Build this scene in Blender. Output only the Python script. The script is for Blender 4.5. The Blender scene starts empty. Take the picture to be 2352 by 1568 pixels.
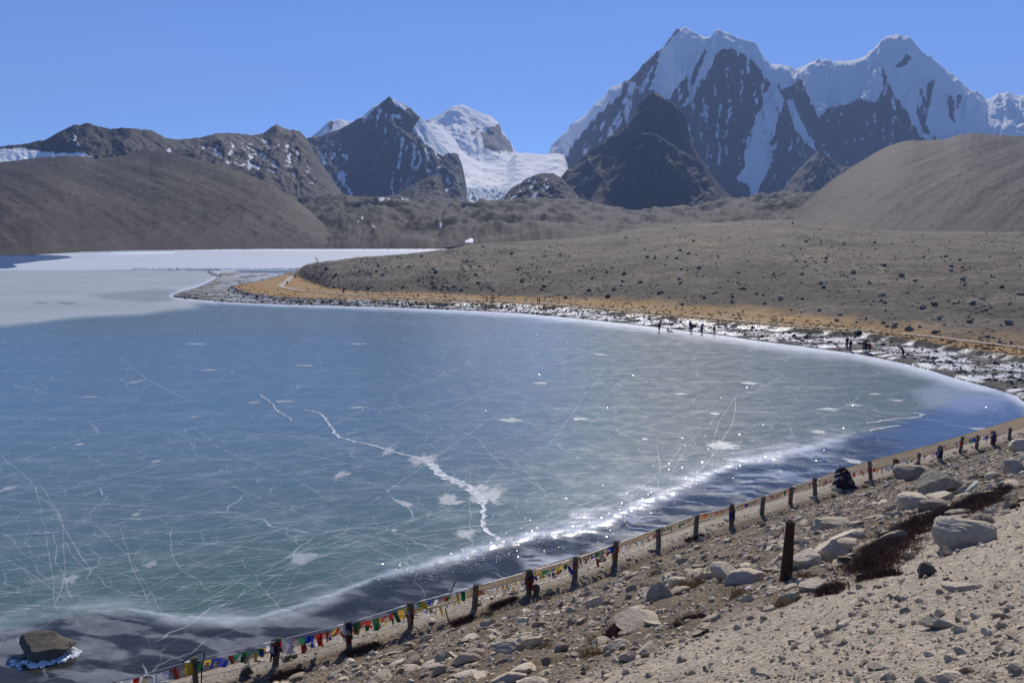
import bpy, bmesh, math, random
import numpy as np
from mathutils import Vector, Matrix

# ------------------------------------------------------------------ camera, sky, sun, exposure
random.seed(7)
RNG = np.random.default_rng(11)
SC = bpy.context.scene
COL = SC.collection

EYE = 17.0                      # eye height above the frozen lake, metres
FOC = 1900.0                    # focal length in survey units (picture 2352 wide)
PITCH = math.atan(244.0 / FOC)
cp, sp = math.cos(PITCH), math.sin(PITCH)

cam_data = bpy.data.cameras.new('camera')
cam_data.sensor_width = 36.0
cam_data.lens = FOC / 2352.0 * 36.0
cam_data.clip_start = 0.2
cam_data.clip_end = 40000.0
cam = bpy.data.objects.new('camera', cam_data)
COL.objects.link(cam)
cam.location = (0, 0, EYE)
cam.rotation_euler = (math.pi / 2 - PITCH, 0, 0)
SC.camera = cam

HAZE_D = 6.4e-5
SUN_AZ = math.radians(11.0)     # to the right of the view direction (+Y)
SUN_EL = math.radians(39.0)
world = bpy.data.worlds.new('World')
SC.world = world
world.use_nodes = True
wn = world.node_tree.nodes
wl = world.node_tree.links
for n_ in list(wn):
    wn.remove(n_)
w_out = wn.new('ShaderNodeOutputWorld')
w_bg = wn.new('ShaderNodeBackground')
w_sky = wn.new('ShaderNodeTexSky')
w_sky.sky_type = 'NISHITA'
w_sky.sun_disc = False
w_sky.sun_elevation = SUN_EL
w_sky.sun_rotation = SUN_AZ
w_sky.altitude = 5000.0
w_sky.air_density = 1.0
w_sky.dust_density = 0.2
w_sky.ozone_density = 7.0
w_bg.inputs['Strength'].default_value = 0.128
# thin high cloud wisps, spread evenly over the whole sky
w_tc = wn.new('ShaderNodeTexCoord')
w_map = wn.new('ShaderNodeMapping')
w_map.inputs['Scale'].default_value = (2.2, 2.2, 14.0)
w_noise = wn.new('ShaderNodeTexNoise')
w_noise.inputs['Scale'].default_value = 2.6
w_noise.inputs['Detail'].default_value = 7.0
w_noise.inputs['Roughness'].default_value = 0.62
w_ramp = wn.new('ShaderNodeValToRGB')
w_ramp.color_ramp.elements[0].position = 0.68
w_ramp.color_ramp.elements[0].color = (0, 0, 0, 1)
w_ramp.color_ramp.elements[1].position = 0.92
w_ramp.color_ramp.elements[1].color = (1, 1, 1, 1)
w_mix = wn.new('ShaderNodeMixRGB')
w_mix.blend_type = 'MIX'
w_mix.inputs['Color2'].default_value = (7.5, 8.2, 9.4, 1)
w_mul = wn.new('ShaderNodeMath')
w_mul.operation = 'MULTIPLY'
w_mul.inputs[1].default_value = 0.4
wl.new(w_tc.outputs['Generated'], w_map.inputs['Vector'])
wl.new(w_map.outputs['Vector'], w_noise.inputs['Vector'])
wl.new(w_noise.outputs['Fac'], w_ramp.inputs['Fac'])
wl.new(w_ramp.outputs['Color'], w_mul.inputs[0])
wl.new(w_mul.outputs[0], w_mix.inputs['Fac'])
wl.new(w_sky.outputs['Color'], w_mix.inputs['Color1'])
w_tint = wn.new('ShaderNodeMixRGB')
w_tint.blend_type = 'MULTIPLY'
w_tint.inputs['Fac'].default_value = 1.0
w_tint.inputs['Color2'].default_value = (0.88, 0.985, 1.17, 1)
wl.new(w_mix.outputs['Color'], w_tint.inputs['Color1'])
wl.new(w_tint.outputs['Color'], w_bg.inputs['Color'])
wl.new(w_bg.outputs['Background'], w_out.inputs['Surface'])

sun_d = bpy.data.lights.new('sun', 'SUN')
sun_d.energy = 5.0
sun_d.angle = math.radians(0.53)
sun_d.color = (1.0, 0.93, 0.83)
sun_o = bpy.data.objects.new('sun', sun_d)
COL.objects.link(sun_o)
sdir = Vector((math.sin(SUN_AZ) * math.cos(SUN_EL), math.cos(SUN_AZ) * math.cos(SUN_EL), math.sin(SUN_EL)))
sun_o.rotation_euler = sdir.to_track_quat('Z', 'Y').to_euler()

vs = SC.view_settings
vs.view_transform = 'Standard'
vs.look = 'None'
vs.exposure = 0.12
vs.gamma = 1.0
vs.use_curve_mapping = False
SC.cycles.max_bounces = 5
SC.cycles.diffuse_bounces = 2
SC.cycles.glossy_bounces = 3
SC.cycles.transmission_bounces = 4
SC.cycles.volume_bounces = 0
SC.cycles.transparent_max_bounces = 8
SC.cycles.sample_clamp_indirect = 4.0
SC.cycles.caustics_reflective = False
SC.cycles.caustics_refractive = False

# ------------------------------------------------------------------ survey helpers
def fan(sx, sy):
    """bearing (x/y) and slope (dz/y) of a sight line"""
    a = (np.asarray(sx, float) - 1176.0) / FOC
    b = -(np.asarray(sy, float) - 784.0) / FOC
    dy = cp + b * sp
    return a / dy, (-sp + b * cp) / dy

def to_s(x, y, z):
    zz = z - EYE
    d = y * cp - zz * sp
    return 1176.0 + FOC * x / d, 784.0 - FOC * (y * sp + zz * cp) / d

def gp(sx, sy, z=0.0):
    """point of the level z on a sight line"""
    t, e = fan(sx, sy)
    Y = (z - EYE) / e
    return t * Y, Y

_perm = RNG.permutation(256)
_perm = np.concatenate([_perm, _perm])
_ang = RNG.random(256) * 2 * np.pi
_gx, _gy = np.cos(_ang), np.sin(_ang)

def noise(x, y, seed=0):
    x = np.asarray(x, float) + seed * 17.31
    y = np.asarray(y, float) + seed * 9.73
    xi = np.floor(x).astype(np.int64)
    yi = np.floor(y).astype(np.int64)
    xf, yf = x - xi, y - yi
    u = xf * xf * xf * (xf * (xf * 6 - 15) + 10)
    v = yf * yf * yf * (yf * (yf * 6 - 15) + 10)
    def g(ix, iy, fx, fy):
        h = _perm[(_perm[ix & 255] + iy) & 255]
        return _gx[h] * fx + _gy[h] * fy
    n00 = g(xi, yi, xf, yf)
    n10 = g(xi + 1, yi, xf - 1, yf)
    n01 = g(xi, yi + 1, xf, yf - 1)
    n11 = g(xi + 1, yi + 1, xf - 1, yf - 1)
    return 1.4 * ((n00 * (1 - u) + n10 * u) * (1 - v) + (n01 * (1 - u) + n11 * u) * v)

def fbm(x, y, octv=4, seed=0, gain=0.5):
    s, a, f, w = 0.0, 1.0, 1.0, 0.0
    for k in range(octv):
        s = s + a * noise(x * f, y * f, seed + k * 3)
        w += a
        a *= gain
        f *= 2.03
    return s / w

def ridged(x, y, octv=4, seed=0, gain=0.5):
    s, a, f, w = 0.0, 1.0, 1.0, 0.0
    prev = 1.0
    for k in range(octv):
        r = (1.0 - np.abs(noise(x * f, y * f, seed + k * 5)))
        r = r * r
        s = s + a * r * prev
        prev = np.clip(r * 1.3, 0, 1)
        w += a
        a *= gain
        f *= 2.07
    return s / w

def sstep(a, b, x):
    t = np.clip((x - a) / (b - a), 0, 1)
    return t * t * (3 - 2 * t)

def inpoly(px, py, poly):
    poly = np.asarray(poly, float)
    inside = np.zeros(px.shape, bool)
    bx = (px >= poly[:, 0].min()) & (px <= poly[:, 0].max()) & (py >= poly[:, 1].min()) & (py <= poly[:, 1].max())
    x, y = px[bx], py[bx]
    r = np.zeros(x.shape, bool)
    n = len(poly)
    for i in range(n):
        x1, y1 = poly[i]
        x2, y2 = poly[(i + 1) % n]
        if y1 == y2:
            continue
        c = (y1 > y) != (y2 > y)
        r ^= c & (x < (x2 - x1) * (y - y1) / (y2 - y1) + x1)
    inside[bx] = r
    return inside

def polydist(px, py, line, closed=False, ky=1.0):
    """distance to a polyline (ky stretches the second axis) and the arc fraction"""
    line = np.asarray(line, float)
    if closed:
        line = np.vstack([line, line[:1]])
    best = np.full(px.shape, 1e9)
    for i in range(len(line) - 1):
        ax, ay = line[i]
        bx, by = line[i + 1]
        ay, by = ay * ky, by * ky
        dx, dy = bx - ax, by - ay
        L = dx * dx + dy * dy + 1e-9
        u = np.clip(((px - ax) * dx + (py * ky - ay) * dy) / L, 0, 1)
        d = np.hypot(px - ax - u * dx, py * ky - ay - u * dy)
        best = np.minimum(best, d)
    return best

def softpoly(px, py, poly, soft):
    d = polydist(px, py, poly, True)
    ins = inpoly(px, py, poly)
    return sstep(-soft, soft, np.where(ins, d, -d))

def smooth_line(pts, n=8):
    pts = np.asarray(pts, float)
    out = []
    for i in range(len(pts) - 1):
        p0 = pts[max(i - 1, 0)]
        p1, p2 = pts[i], pts[i + 1]
        p3 = pts[min(i + 2, len(pts) - 1)]
        for k in range(n):
            t = k / n
            out.append(0.5 * ((2 * p1) + (-p0 + p2) * t + (2 * p0 - 5 * p1 + 4 * p2 - p3) * t * t + (-p0 + 3 * p1 - 3 * p2 + p3) * t ** 3))
    out.append(pts[-1])
    return np.array(out)

# ------------------------------------------------------------------ mesh helpers
def mesh_np(name, V, Fq, attrs=None, smooth=True):
    """V (n,3), Fq (m,3 or 4) -> mesh"""
    me = bpy.data.meshes.new(name)
    V = np.asarray(V, np.float32)
    Fq = np.asarray(Fq, np.int32)
    k = Fq.shape[1]
    me.vertices.add(len(V))
    me.vertices.foreach_set('co', V.ravel())
    me.loops.add(Fq.size)
    me.loops.foreach_set('vertex_index', Fq.ravel())
    me.polygons.add(len(Fq))
    me.polygons.foreach_set('loop_start', np.arange(0, Fq.size, k, dtype=np.int32))
    me.polygons.foreach_set('use_smooth', np.full(len(Fq), smooth))
    if attrs:
        for nm, a in attrs.items():
            a = np.asarray(a, np.float32)
            if a.ndim == 1:
                at = me.attributes.new(nm, 'FLOAT', 'POINT')
                at.data.foreach_set('value', a)
            else:
                at = me.attributes.new(nm, 'FLOAT_COLOR', 'POINT')
                if a.shape[1] == 3:
                    a = np.hstack([a, np.ones((len(a), 1), np.float32)])
                at.data.foreach_set('color', a.ravel())
    me.update(calc_edges=True)
    me.validate()
    return me

def grid_faces(R, C):
    i = np.arange(R * C).reshape(R, C)
    return np.stack([i[:-1, :-1], i[:-1, 1:], i[1:, 1:], i[1:, :-1]], -1).reshape(-1, 4)

def add(name, me, mat=None, parent=None, loc=None, rot=None, scale=None):
    o = bpy.data.objects.new(name, me)
    COL.objects.link(o)
    if mat is not None and me is not None and len(me.materials) == 0:
        me.materials.append(mat)
    if parent is not None:
        o.parent = parent
    if loc is not None:
        o.location = loc
    if rot is not None:
        o.rotation_euler = rot
    if scale is not None:
        o.scale = (scale,) * 3 if not hasattr(scale, '__len__') else scale
    return o

def tag(o, label=None, cat=None, group=None, kind=None):
    if label:
        o['label'] = label
    if cat:
        o['category'] = cat
    if group:
        o['group'] = group
    if kind:
        o['kind'] = kind
    return o

def drop_unused(V, F, keep):
    F = F[keep]
    used = np.unique(F)
    remap = np.full(len(V), -1)
    remap[used] = np.arange(len(used))
    return used, remap[F]

class MB:
    """collects small pieces into one mesh"""
    def __init__(s):
        s.v, s.f, s.m, s.n = [], [], [], 0
    def put(s, V, F, mi=0):
        V = np.asarray(V, float)
        s.v.append(V)
        for f in F:
            s.f.append(tuple(int(q) + s.n for q in f))
            s.m.append(mi)
        s.n += len(V)
    def tube(s, pts, r, k=6, cap=True, mi=0):
        pts = np.asarray(pts, float)
        rr = np.broadcast_to(np.asarray(r, float), (len(pts),))
        V, F = [], []
        prev = None
        for i, p in enumerate(pts):
            d = pts[min(i + 1, len(pts) - 1)] - pts[max(i - 1, 0)]
            d = d / (np.linalg.norm(d) + 1e-9)
            a = np.array([0, 0, 1.0]) if abs(d[2]) < 0.9 else np.array([1.0, 0, 0])
            u = np.cross(d, a)
            u /= np.linalg.norm(u)
            w = np.cross(u, d)
            for q in range(k):
                an = 2 * math.pi * q / k
                V.append(p + rr[i] * (math.cos(an) * u + math.sin(an) * w))
        for i in range(len(pts) - 1):
            for q in range(k):
                F.append((i * k + q, i * k + (q + 1) % k, (i + 1) * k + (q + 1) % k, (i + 1) * k + q))
        if cap:
            F.append(tuple(range(k))[::-1])
            F.append(tuple((len(pts) - 1) * k + q for q in range(k)))
        s.put(V, F, mi)
    def box(s, c, size, rotz=0.0, taper=1.0, mi=0):
        x, y, z = [q / 2 for q in size]
        V = []
        for dz, k in ((-z, 1.0), (z, taper)):
            for dx, dy in ((-x, -y), (x, -y), (x, y), (-x, y)):
                a, b = dx * k, dy * k
                V.append((c[0] + a * math.cos(rotz) - b * math.sin(rotz), c[1] + a * math.sin(rotz) + b * math.cos(rotz), c[2] + dz))
        s.put(V, [(3, 2, 1, 0), (4, 5, 6, 7), (0, 1, 5, 4), (1, 2, 6, 5), (2, 3, 7, 6), (3, 0, 4, 7)], mi)
    def mesh(s, name, smooth=False):
        me = bpy.data.meshes.new(name)
        me.from_pydata(np.vstack(s.v).tolist(), [], s.f)
        if smooth:
            me.polygons.foreach_set('use_smooth', np.ones(len(me.polygons), bool))
        if any(s.m):
            me.polygons.foreach_set('material_index', s.m)
        me.update()
        return me

# ------------------------------------------------------------------ material helpers
def new_mat(name):
    m = bpy.data.materials.new(name)
    m.use_nodes = True
    nt = m.node_tree
    b = nt.nodes['Principled BSDF']
    return m, nt, b

def N(nt, typ, **kw):
    n = nt.nodes.new(typ)
    for k, v in kw.items():
        if k in n.inputs.keys():
            n.inputs[k].default_value = v
        else:
            setattr(n, k, v)
    return n

def L(nt, a, b):
    nt.links.new(a, b)

def obj_noise(nt, scale, detail=5, rough=0.55, stretch=None, dist=0.0):
    tc = N(nt, 'ShaderNodeTexCoord')
    src = tc.outputs['Object']
    if stretch is not None:
        mp = N(nt, 'ShaderNodeMapping')
        mp.inputs['Scale'].default_value = stretch
        L(nt, src, mp.inputs['Vector'])
        src = mp.outputs['Vector']
    n = N(nt, 'ShaderNodeTexNoise', Scale=scale, Detail=detail, Roughness=rough, Distortion=dist)
    L(nt, src, n.inputs['Vector'])
    return n.outputs['Fac']

def mixc(nt, fac, a, b, blend='MIX'):
    n = N(nt, 'ShaderNodeMixRGB', blend_type=blend)
    for key, v in (('Fac', fac), ('Color1', a), ('Color2', b)):
        if isinstance(v, bpy.types.NodeSocket):
            L(nt, v, n.inputs[key])
        elif isinstance(v, (int, float)):
            n.inputs[key].default_value = v
        else:
            n.inputs[key].default_value = (*v, 1) if len(v) == 3 else v
    return n.outputs['Color']

def ramp(nt, src, lo, hi, v0=0.0, v1=1.0):
    n = N(nt, 'ShaderNodeMapRange')
    n.inputs['From Min'].default_value = lo
    n.inputs['From Max'].default_value = hi
    n.inputs['To Min'].default_value = v0
    n.inputs['To Max'].default_value = v1
    L(nt, src, n.inputs['Value'])
    return n.outputs['Result']

def mathn(nt, op, a, b):
    n = N(nt, 'ShaderNodeMath', operation=op)
    for i, v in enumerate((a, b)):
        if isinstance(v, bpy.types.NodeSocket):
            L(nt, v, n.inputs[i])
        else:
            n.inputs[i].default_value = v
    return n.outputs[0]

def bump(nt, b, src, strength, dist, prev=None):
    n = N(nt, 'ShaderNodeBump', Strength=strength, Distance=dist)
    L(nt, src, n.inputs['Height'])
    if prev is not None:
        L(nt, prev, n.inputs['Normal'])
    L(nt, n.outputs['Normal'], b.inputs['Normal'])
    return n.outputs['Normal']

def attr(nt, name, color=False):
    n = N(nt, 'ShaderNodeAttribute', attribute_name=name)
    return n.outputs['Color'] if color else n.outputs['Fac']

def plain(name, col, rough=0.8, var=0.25, scale=20.0, metal=0.0, bump_s=0.2, bump_d=0.01, spec=0.3):
    m, nt, b = new_mat(name)
    f = obj_noise(nt, scale, 5)
    lo = tuple(c * (1 - var) for c in col)
    hi = tuple(min(1, c * (1 + var)) for c in col)
    L(nt, mixc(nt, ramp(nt, f, 0.3, 0.7), lo, hi), b.inputs['Base Color'])
    b.inputs['Roughness'].default_value = rough
    b.inputs['Metallic'].default_value = metal
    b.inputs['Specular IOR Level'].default_value = spec
    if bump_s:
        bump(nt, b, f, bump_s, bump_d)
    return m

def mountain_mat(name, c1, c2, c3, scale, snow_col=(0.84, 0.86, 0.88), streak=(1, 1, 1), bd=6.0, bs=0.7, speck=0.0, lean=0.0):
    """rock in three tones, snow from the mesh attribute 'snow' with a ragged edge"""
    m, nt, b = new_mat(name)
    big = obj_noise(nt, scale, 6, 0.6, streak)
    fine = obj_noise(nt, scale * 9, 6, 0.65, streak)
    c = mixc(nt, ramp(nt, big, 0.35, 0.65), c1, c2)
    c = mixc(nt, ramp(nt, fine, 0.45, 0.75), c, c3)
    tn = attr(nt, 'tone')
    c = mixc(nt, 1.0, c, mixc(nt, tn, (0.52, 0.50, 0.50), (1.38, 1.36, 1.32)), 'MULTIPLY')
    if speck:
        sp_ = obj_noise(nt, scale * 22, 5, 0.75, (1, 0.3, 1))
        c = mixc(nt, 1.0, c, mixc(nt, ramp(nt, sp_, 0.36, 0.64), (1 - speck,) * 3, (1 + speck,) * 3), 'MULTIPLY')
        sp2 = obj_noise(nt, scale * 58, 3, 0.8, (1, 0.3, 1))
        c = mixc(nt, 1.0, c, mixc(nt, ramp(nt, sp2, 0.38, 0.62), (1 - speck,) * 3, (1 + speck,) * 3), 'MULTIPLY')
        tcd = N(nt, 'ShaderNodeTexCoord')
        mpd = N(nt, 'ShaderNodeMapping')
        mpd.inputs['Rotation'].default_value = (0, lean, 0)
        mpd.inputs['Scale'].default_value = (0.8, 0.10, 1.25) if lean else (1.0, 0.10, 0.9)
        L(nt, tcd.outputs['Object'], mpd.inputs['Vector'])
        dn_ = N(nt, 'ShaderNodeTexNoise', Scale=scale * 1.3, Detail=7, Roughness=0.68, Distortion=0.7)
        L(nt, mpd.outputs['Vector'], dn_.inputs['Vector'])
        dia = dn_.outputs['Fac']
        c = mixc(nt, 1.0, c, mixc(nt, ramp(nt, dia, 0.38, 0.62), (1 - speck * 0.8,) * 3, (1 + speck * 0.6, 1 + speck * 0.55, 1 + speck * 0.5)), 'MULTIPLY')
    rag = mathn(nt, 'MULTIPLY', mathn(nt, 'SUBTRACT', obj_noise(nt, scale * 5, 8, 0.75, streak), 0.5), 1.9)
    sn = mathn(nt, 'ADD', attr(nt, 'snow'), rag)
    sf = ramp(nt, sn, 0.40, 0.62)
    c = mixc(nt, sf, c, snow_col)
    L(nt, c, b.inputs['Base Color'])
    b.inputs['Roughness'].default_value = 0.85
    b.inputs['Specular IOR Level'].default_value = 0.2
    bump(nt, b, fine, bs, bd)
    return m
# ------------------------------------------------------------------ far terrain
def Z1(pts):
    return [(0.5127 * x, 0.5127 * y + 172.3) for x, y in pts]
def Z2(pts):
    return [(0.5117 * x + 1148.4, 0.5117 * y + 28.7) for x, y in pts]

def massif(name, label, mat, crest, Yc, base, Yb, rows=120, dens=1.0, prof=1.2, rib=(26, 0.16), rough=0.10,
           jag=2.0, snow=(), bare=(), snow_bias=-0.6, snow_noise=0.0, back=0.6, seed=1, iso=420.0, tone=None, bumps=(), shear=0.0, micro=None, gully=0.3, diag=None, round_top=0.0, soft_crest=34, crest_pow=6.0, envp=(0.6, 0.55)):
    crest = np.asarray(crest, float)
    sx = np.linspace(crest[0, 0], crest[-1, 0], max(12, int((crest[-1, 0] - crest[0, 0]) * 0.4354 * dens)))
    sy = np.interp(sx, crest[:, 0], crest[:, 1])
    # the body follows a smoothed crest, the jagged outline fades in near the top
    nk = max(3, int(soft_crest * len(sx) / (sx[-1] - sx[0])) | 1)
    ker = np.hanning(nk + 2)[1:-1]
    ker /= ker.sum()
    sy_body = np.convolve(np.pad(sy, nk // 2, 'reflect', reflect_type='odd'), ker, 'valid')[:len(sy)]
    sy = sy + jag * fbm(sx / 16.0, sx * 0 + seed, 4, seed)
    t, ec = fan(sx, sy)
    ec_body = fan(sx, sy_body)[1]
    base = np.asarray(base, float)
    by = np.interp(sx, base[:, 0], base[:, 1])
    _, eb = fan(sx, by)
    YC = np.interp(sx, *np.asarray(Yc, float).T) if hasattr(Yc, '__len__') else np.full(sx.shape, float(Yc))
    YB = np.interp(sx, *np.asarray(Yb, float).T) if hasattr(Yb, '__len__') else np.full(sx.shape, float(Yb))
    zc, zb = EYE + ec_body * YC, EYE + eb * YB
    zcrest = EYE + ec * YC
    s = np.linspace(0, 1, rows)[:, None] ** 0.85
    Y = YB + (YC - YB) * s
    X = t * Y
    Zr = (zc - zb)
    s1 = s[:, 0]
    pf = s1 ** prof
    if round_top:
        w_ = np.gradient(pf, s1) * (1 - round_top * sstep(0.80, 0.93, s1))
        pf = np.concatenate([[0], np.cumsum((w_[1:] + w_[:-1]) / 2 * np.diff(s1))])
        pf = pf / pf[-1]
    Z = zb + Zr * pf[:, None] + (zcrest - zc) * s ** crest_pow
    env = s ** envp[0] * (1 - s) ** envp[1] * 1.7
    if snow:
        q0x, q0y = to_s(X, Y, Z)
        soften = np.zeros(X.shape)
        for soft, val, poly in snow:
            if val > 0.8:
                soften = np.maximum(soften, softpoly(q0x.ravel(), q0y.ravel(), poly, soft * 2.5).reshape(X.shape))
        for soft, val, poly in bare:
            soften = soften * (1 - softpoly(q0x.ravel(), q0y.ravel(), poly, soft * 2).reshape(X.shape))
        env = env * (1 - 0.45 * soften)
    rr = ridged(t * FOC / rib[0] - shear * s + 0.9 * fbm(t * 30, s * 3 + 0 * t, 3, seed + 2), s * 1.6 + t * 3, 4, seed) - 0.45
    Z = Z + Zr * rib[1] * env * rr
    Z = Z + Zr * rough * env * (ridged(X / iso, Y / iso, 6, seed + 4, 0.55) - 0.4) * 1.5
    if micro:
        Z = Z + micro[0] * np.clip(env, 0, 1) * (ridged(X / micro[1], Y / (3.2 * micro[1]), 5, seed + 6, 0.6) - 0.4)
    tone = np.full(X.shape, 0.5)
    if diag:
        kk, psc, asc, amp_ = diag
        Xn = t * float(np.mean(YC)) * 0.85 + 0 * Z
        dn = fbm((Xn * kk + Z) / psc, (Xn - kk * Z) / asc, 6, seed + 7, 0.55)
        big_ = fbm(Xn / 230, Z / 90, 3, seed + 8)
        tone = np.clip(0.5 + 1.15 * dn + 0.45 * big_, 0, 1)
        Z = Z + amp_ * np.clip(env, 0, 1) * dn
    for (bx, bys, rx, ry, amp) in bumps:
        psx, psy = to_s(X, Y, Z)
        Z = Z + amp * np.exp(-((psx - bx) / rx) ** 2 - ((psy - bys) / ry) ** 2)
    # hollows collect snow, ribs shed it
    k9 = np.ones(11) / 11
    bl = np.apply_along_axis(lambda q: np.convolve(np.pad(q, 5, 'edge'), k9, 'valid'), 1, Z)
    hol = bl - Z
    hol = np.clip(hol / (hol.std() + 1e-6), -2, 2)
    hol = np.vstack([hol, np.zeros((6, hol.shape[1]))]).ravel()
    # back side
    u = np.linspace(0, 1, 7)[1:, None]
    Yk = YC + back * (YC - YB) * u
    Zk = zcrest - (zc - zb) * 0.85 * u ** 1.2 + 0.06 * Zr * u * (fbm(t * Yk / iso, Yk / iso, 3, seed + 9))
    X = np.vstack([X, t * Yk])
    Y = np.vstack([Y, Yk])
    Z = np.vstack([Z, Zk])
    tone = np.vstack([tone, np.full((6, X.shape[1]), 0.5)]).ravel()
    R, C = X.shape
    P = np.stack([X, Y, Z], -1).reshape(-1, 3)
    qx, qy = to_s(P[:, 0], P[:, 1], P[:, 2])
    wx = qx + 5 * fbm(qx / 14, qy / 12, 4, seed + 20, 0.65)
    wy = qy + 6 * fbm(qx / 14, qy / 14, 4, seed + 31, 0.65)
    sn = np.full(len(P), snow_bias)
    if snow_noise:
        pat = fbm(qx / 9 + qy / 20, qy / 16, 4, seed + 40) + 0.5 * fbm(qx / 60, qy / 60, 2, seed + 44)
        sn = sn + snow_noise * pat
    sn = sn + (gully * hol if snow_bias > -0.5 else 0)
    for p in snow:
        soft, val, poly = p
        m = softpoly(wx, wy, poly, soft)
        sn = sn * (1 - m) + (val + (0.22 * hol if val < 1.0 else 0.12 * hol)) * m
    for p in bare:
        soft, val, poly = p
        m = softpoly(wx, wy, poly, soft)
        sn = sn * (1 - m) + (val + 0.25 * hol) * m
    me = mesh_np(name, P, grid_faces(R, C), {'snow': sn, 'tone': tone})
    o = add(name, me, mat)
    return tag(o, label, kind='structure')

M_far = mountain_mat('far_rock', (0.022, 0.024, 0.032), (0.046, 0.047, 0.056), (0.085, 0.084, 0.092), 0.004, streak=(1, 1, 0.35), bd=14.0, bs=0.8)
M_dark = mountain_mat('dark_rock', (0.018, 0.018, 0.021), (0.034, 0.032, 0.033), (0.055, 0.050, 0.048), 0.006, streak=(1, 1, 0.4), bd=9.0, bs=0.8)
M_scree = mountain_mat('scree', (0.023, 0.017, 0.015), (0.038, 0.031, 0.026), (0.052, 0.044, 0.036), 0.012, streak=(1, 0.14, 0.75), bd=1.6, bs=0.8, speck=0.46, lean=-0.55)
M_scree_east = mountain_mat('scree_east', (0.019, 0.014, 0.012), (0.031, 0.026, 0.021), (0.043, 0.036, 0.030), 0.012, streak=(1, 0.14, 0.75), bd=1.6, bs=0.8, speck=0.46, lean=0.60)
M_ridge = mountain_mat('ridge_rock', (0.025, 0.021, 0.020), (0.042, 0.036, 0.033), (0.065, 0.056, 0.050), 0.008, streak=(1, 1, 0.5), bd=5.0, bs=0.8, speck=0.25)
M_moraine = mountain_mat('moraine', (0.012, 0.011, 0.012), (0.025, 0.021, 0.020), (0.040, 0.034, 0.031), 0.014, streak=(1, 0.25, 1), bd=2.5, bs=0.9, speck=0.38)
M_snow = mountain_mat('snowfield', (0.07, 0.07, 0.075), (0.11, 0.105, 0.11), (0.15, 0.145, 0.14), 0.004, bd=9.0, bs=0.35)
M_glacier = mountain_mat('glacier_ice', (0.45, 0.60, 0.72), (0.62, 0.72, 0.80), (0.75, 0.80, 0.84), 0.006, bd=5.0, bs=0.5)

flat = lambda y: [(-3000, y), (6000, y)]

# ground sheet to the horizon
me = mesh_np('ground', [(-11000, -300, -4), (11000, -300, -4), (11000, 12500, -4), (-11000, 12500, -4)], [(0, 1, 2, 3)])
tag(add('ground', me, M_moraine), 'stony brown valley floor', kind='structure')

# snow dome behind the col
massif('snow_dome', 'rounded snow dome with a rock face on its right flank', M_snow,
       Z1([(1850, 330), (1880, 250), (1905, 205), (1930, 196), (1950, 188), (1990, 165), (2030, 140), (2050, 138), (2065, 131), (2080, 138), (2100, 145), (2140, 165),
           (2200, 185), (2235, 215), (2250, 255), (2280, 290), (2310, 345), (2352, 372), (2390, 420)]), 7600, flat(385), 6400,
       rows=110, prof=1.05, rib=(46, 0.10), rough=0.12, jag=1.2, snow_bias=1.3, iso=500, seed=3,
       bare=[(5, 0.05, Z1([(2150, 255), (2200, 235), (2238, 225), (2290, 310), (2305, 345), (2260, 350), (2210, 345), (2165, 325)])),
             (3, 0.42, Z1([(2100, 190), (2150, 215), (2140, 280), (2110, 260)]))])

# glacier and icefall through the col
g = massif('glacier', 'bright white glacier tongue with a broken icefall at its foot', M_glacier,
           Z1([(1880, 215), (1905, 212), (1950, 222), (2000, 250), (2040, 292), (2060, 330), (2100, 366), (2160, 394), (2220, 402), (2270, 395), (2310, 352), (2352, 350), (2420, 356), (2460, 352), (2500, 350), (2535, 362), (2560, 400), (2600, 470)]),
           6300, flat(484), 4100, rows=150, prof=1.5, rib=(60, 0.015), rough=0.05, jag=0.6, snow_bias=1.4, iso=260, seed=5,
           snow=[(5, 0.30, Z1([(1990, 510), (2060, 495), (2120, 500), (2180, 490), (2290, 500), (2330, 520), (2240, 600), (2010, 600)]))])
# crevassed relief of the icefall
me = g.data
V = np.empty(len(me.vertices) * 3, np.float32)
me.vertices.foreach_get('co', V)
V = V.reshape(-1, 3)
qx, qy = to_s(V[:, 0], V[:, 1], V[:, 2])
mask = sstep(425, 440, qy) * sstep(2, 0, 0 * qy)
mask = sstep(424, 442, qy)
V[:, 2] += mask * 55 * (ridged(qx / 16, qy / 6.0, 4, 50) - 0.5)
V[:, 2] += (1 - mask) * 10 * fbm(qx / 40, qy / 9, 3, 51)
me.vertices.foreach_set('co', V.ravel())
me.update()

# white shoulder left of the rock peak
massif('snow_shoulder', 'small snow shoulder showing behind the dark rock peak', M_snow,
       Z1([(1340, 330), (1380, 285), (1400, 272), (1440, 238), (1470, 210), (1485, 204), (1520, 198), (1560, 210), (1600, 205), (1625, 185), (1650, 160), (1668, 142), (1700, 131), (1740, 160), (1800, 220), (1860, 300)]),
       5600, flat(400), 4900, rows=60, prof=1.1, rib=(30, 0.06), rough=0.08, jag=1.0, snow_bias=1.2, seed=7,
       bare=[(3, 0.2, Z1([(1470, 225), (1485, 205), (1500, 215), (1480, 250)])), (3, 0.25, Z1([(1650, 190), (1690, 150), (1700, 175), (1660, 230)]))])

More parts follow.
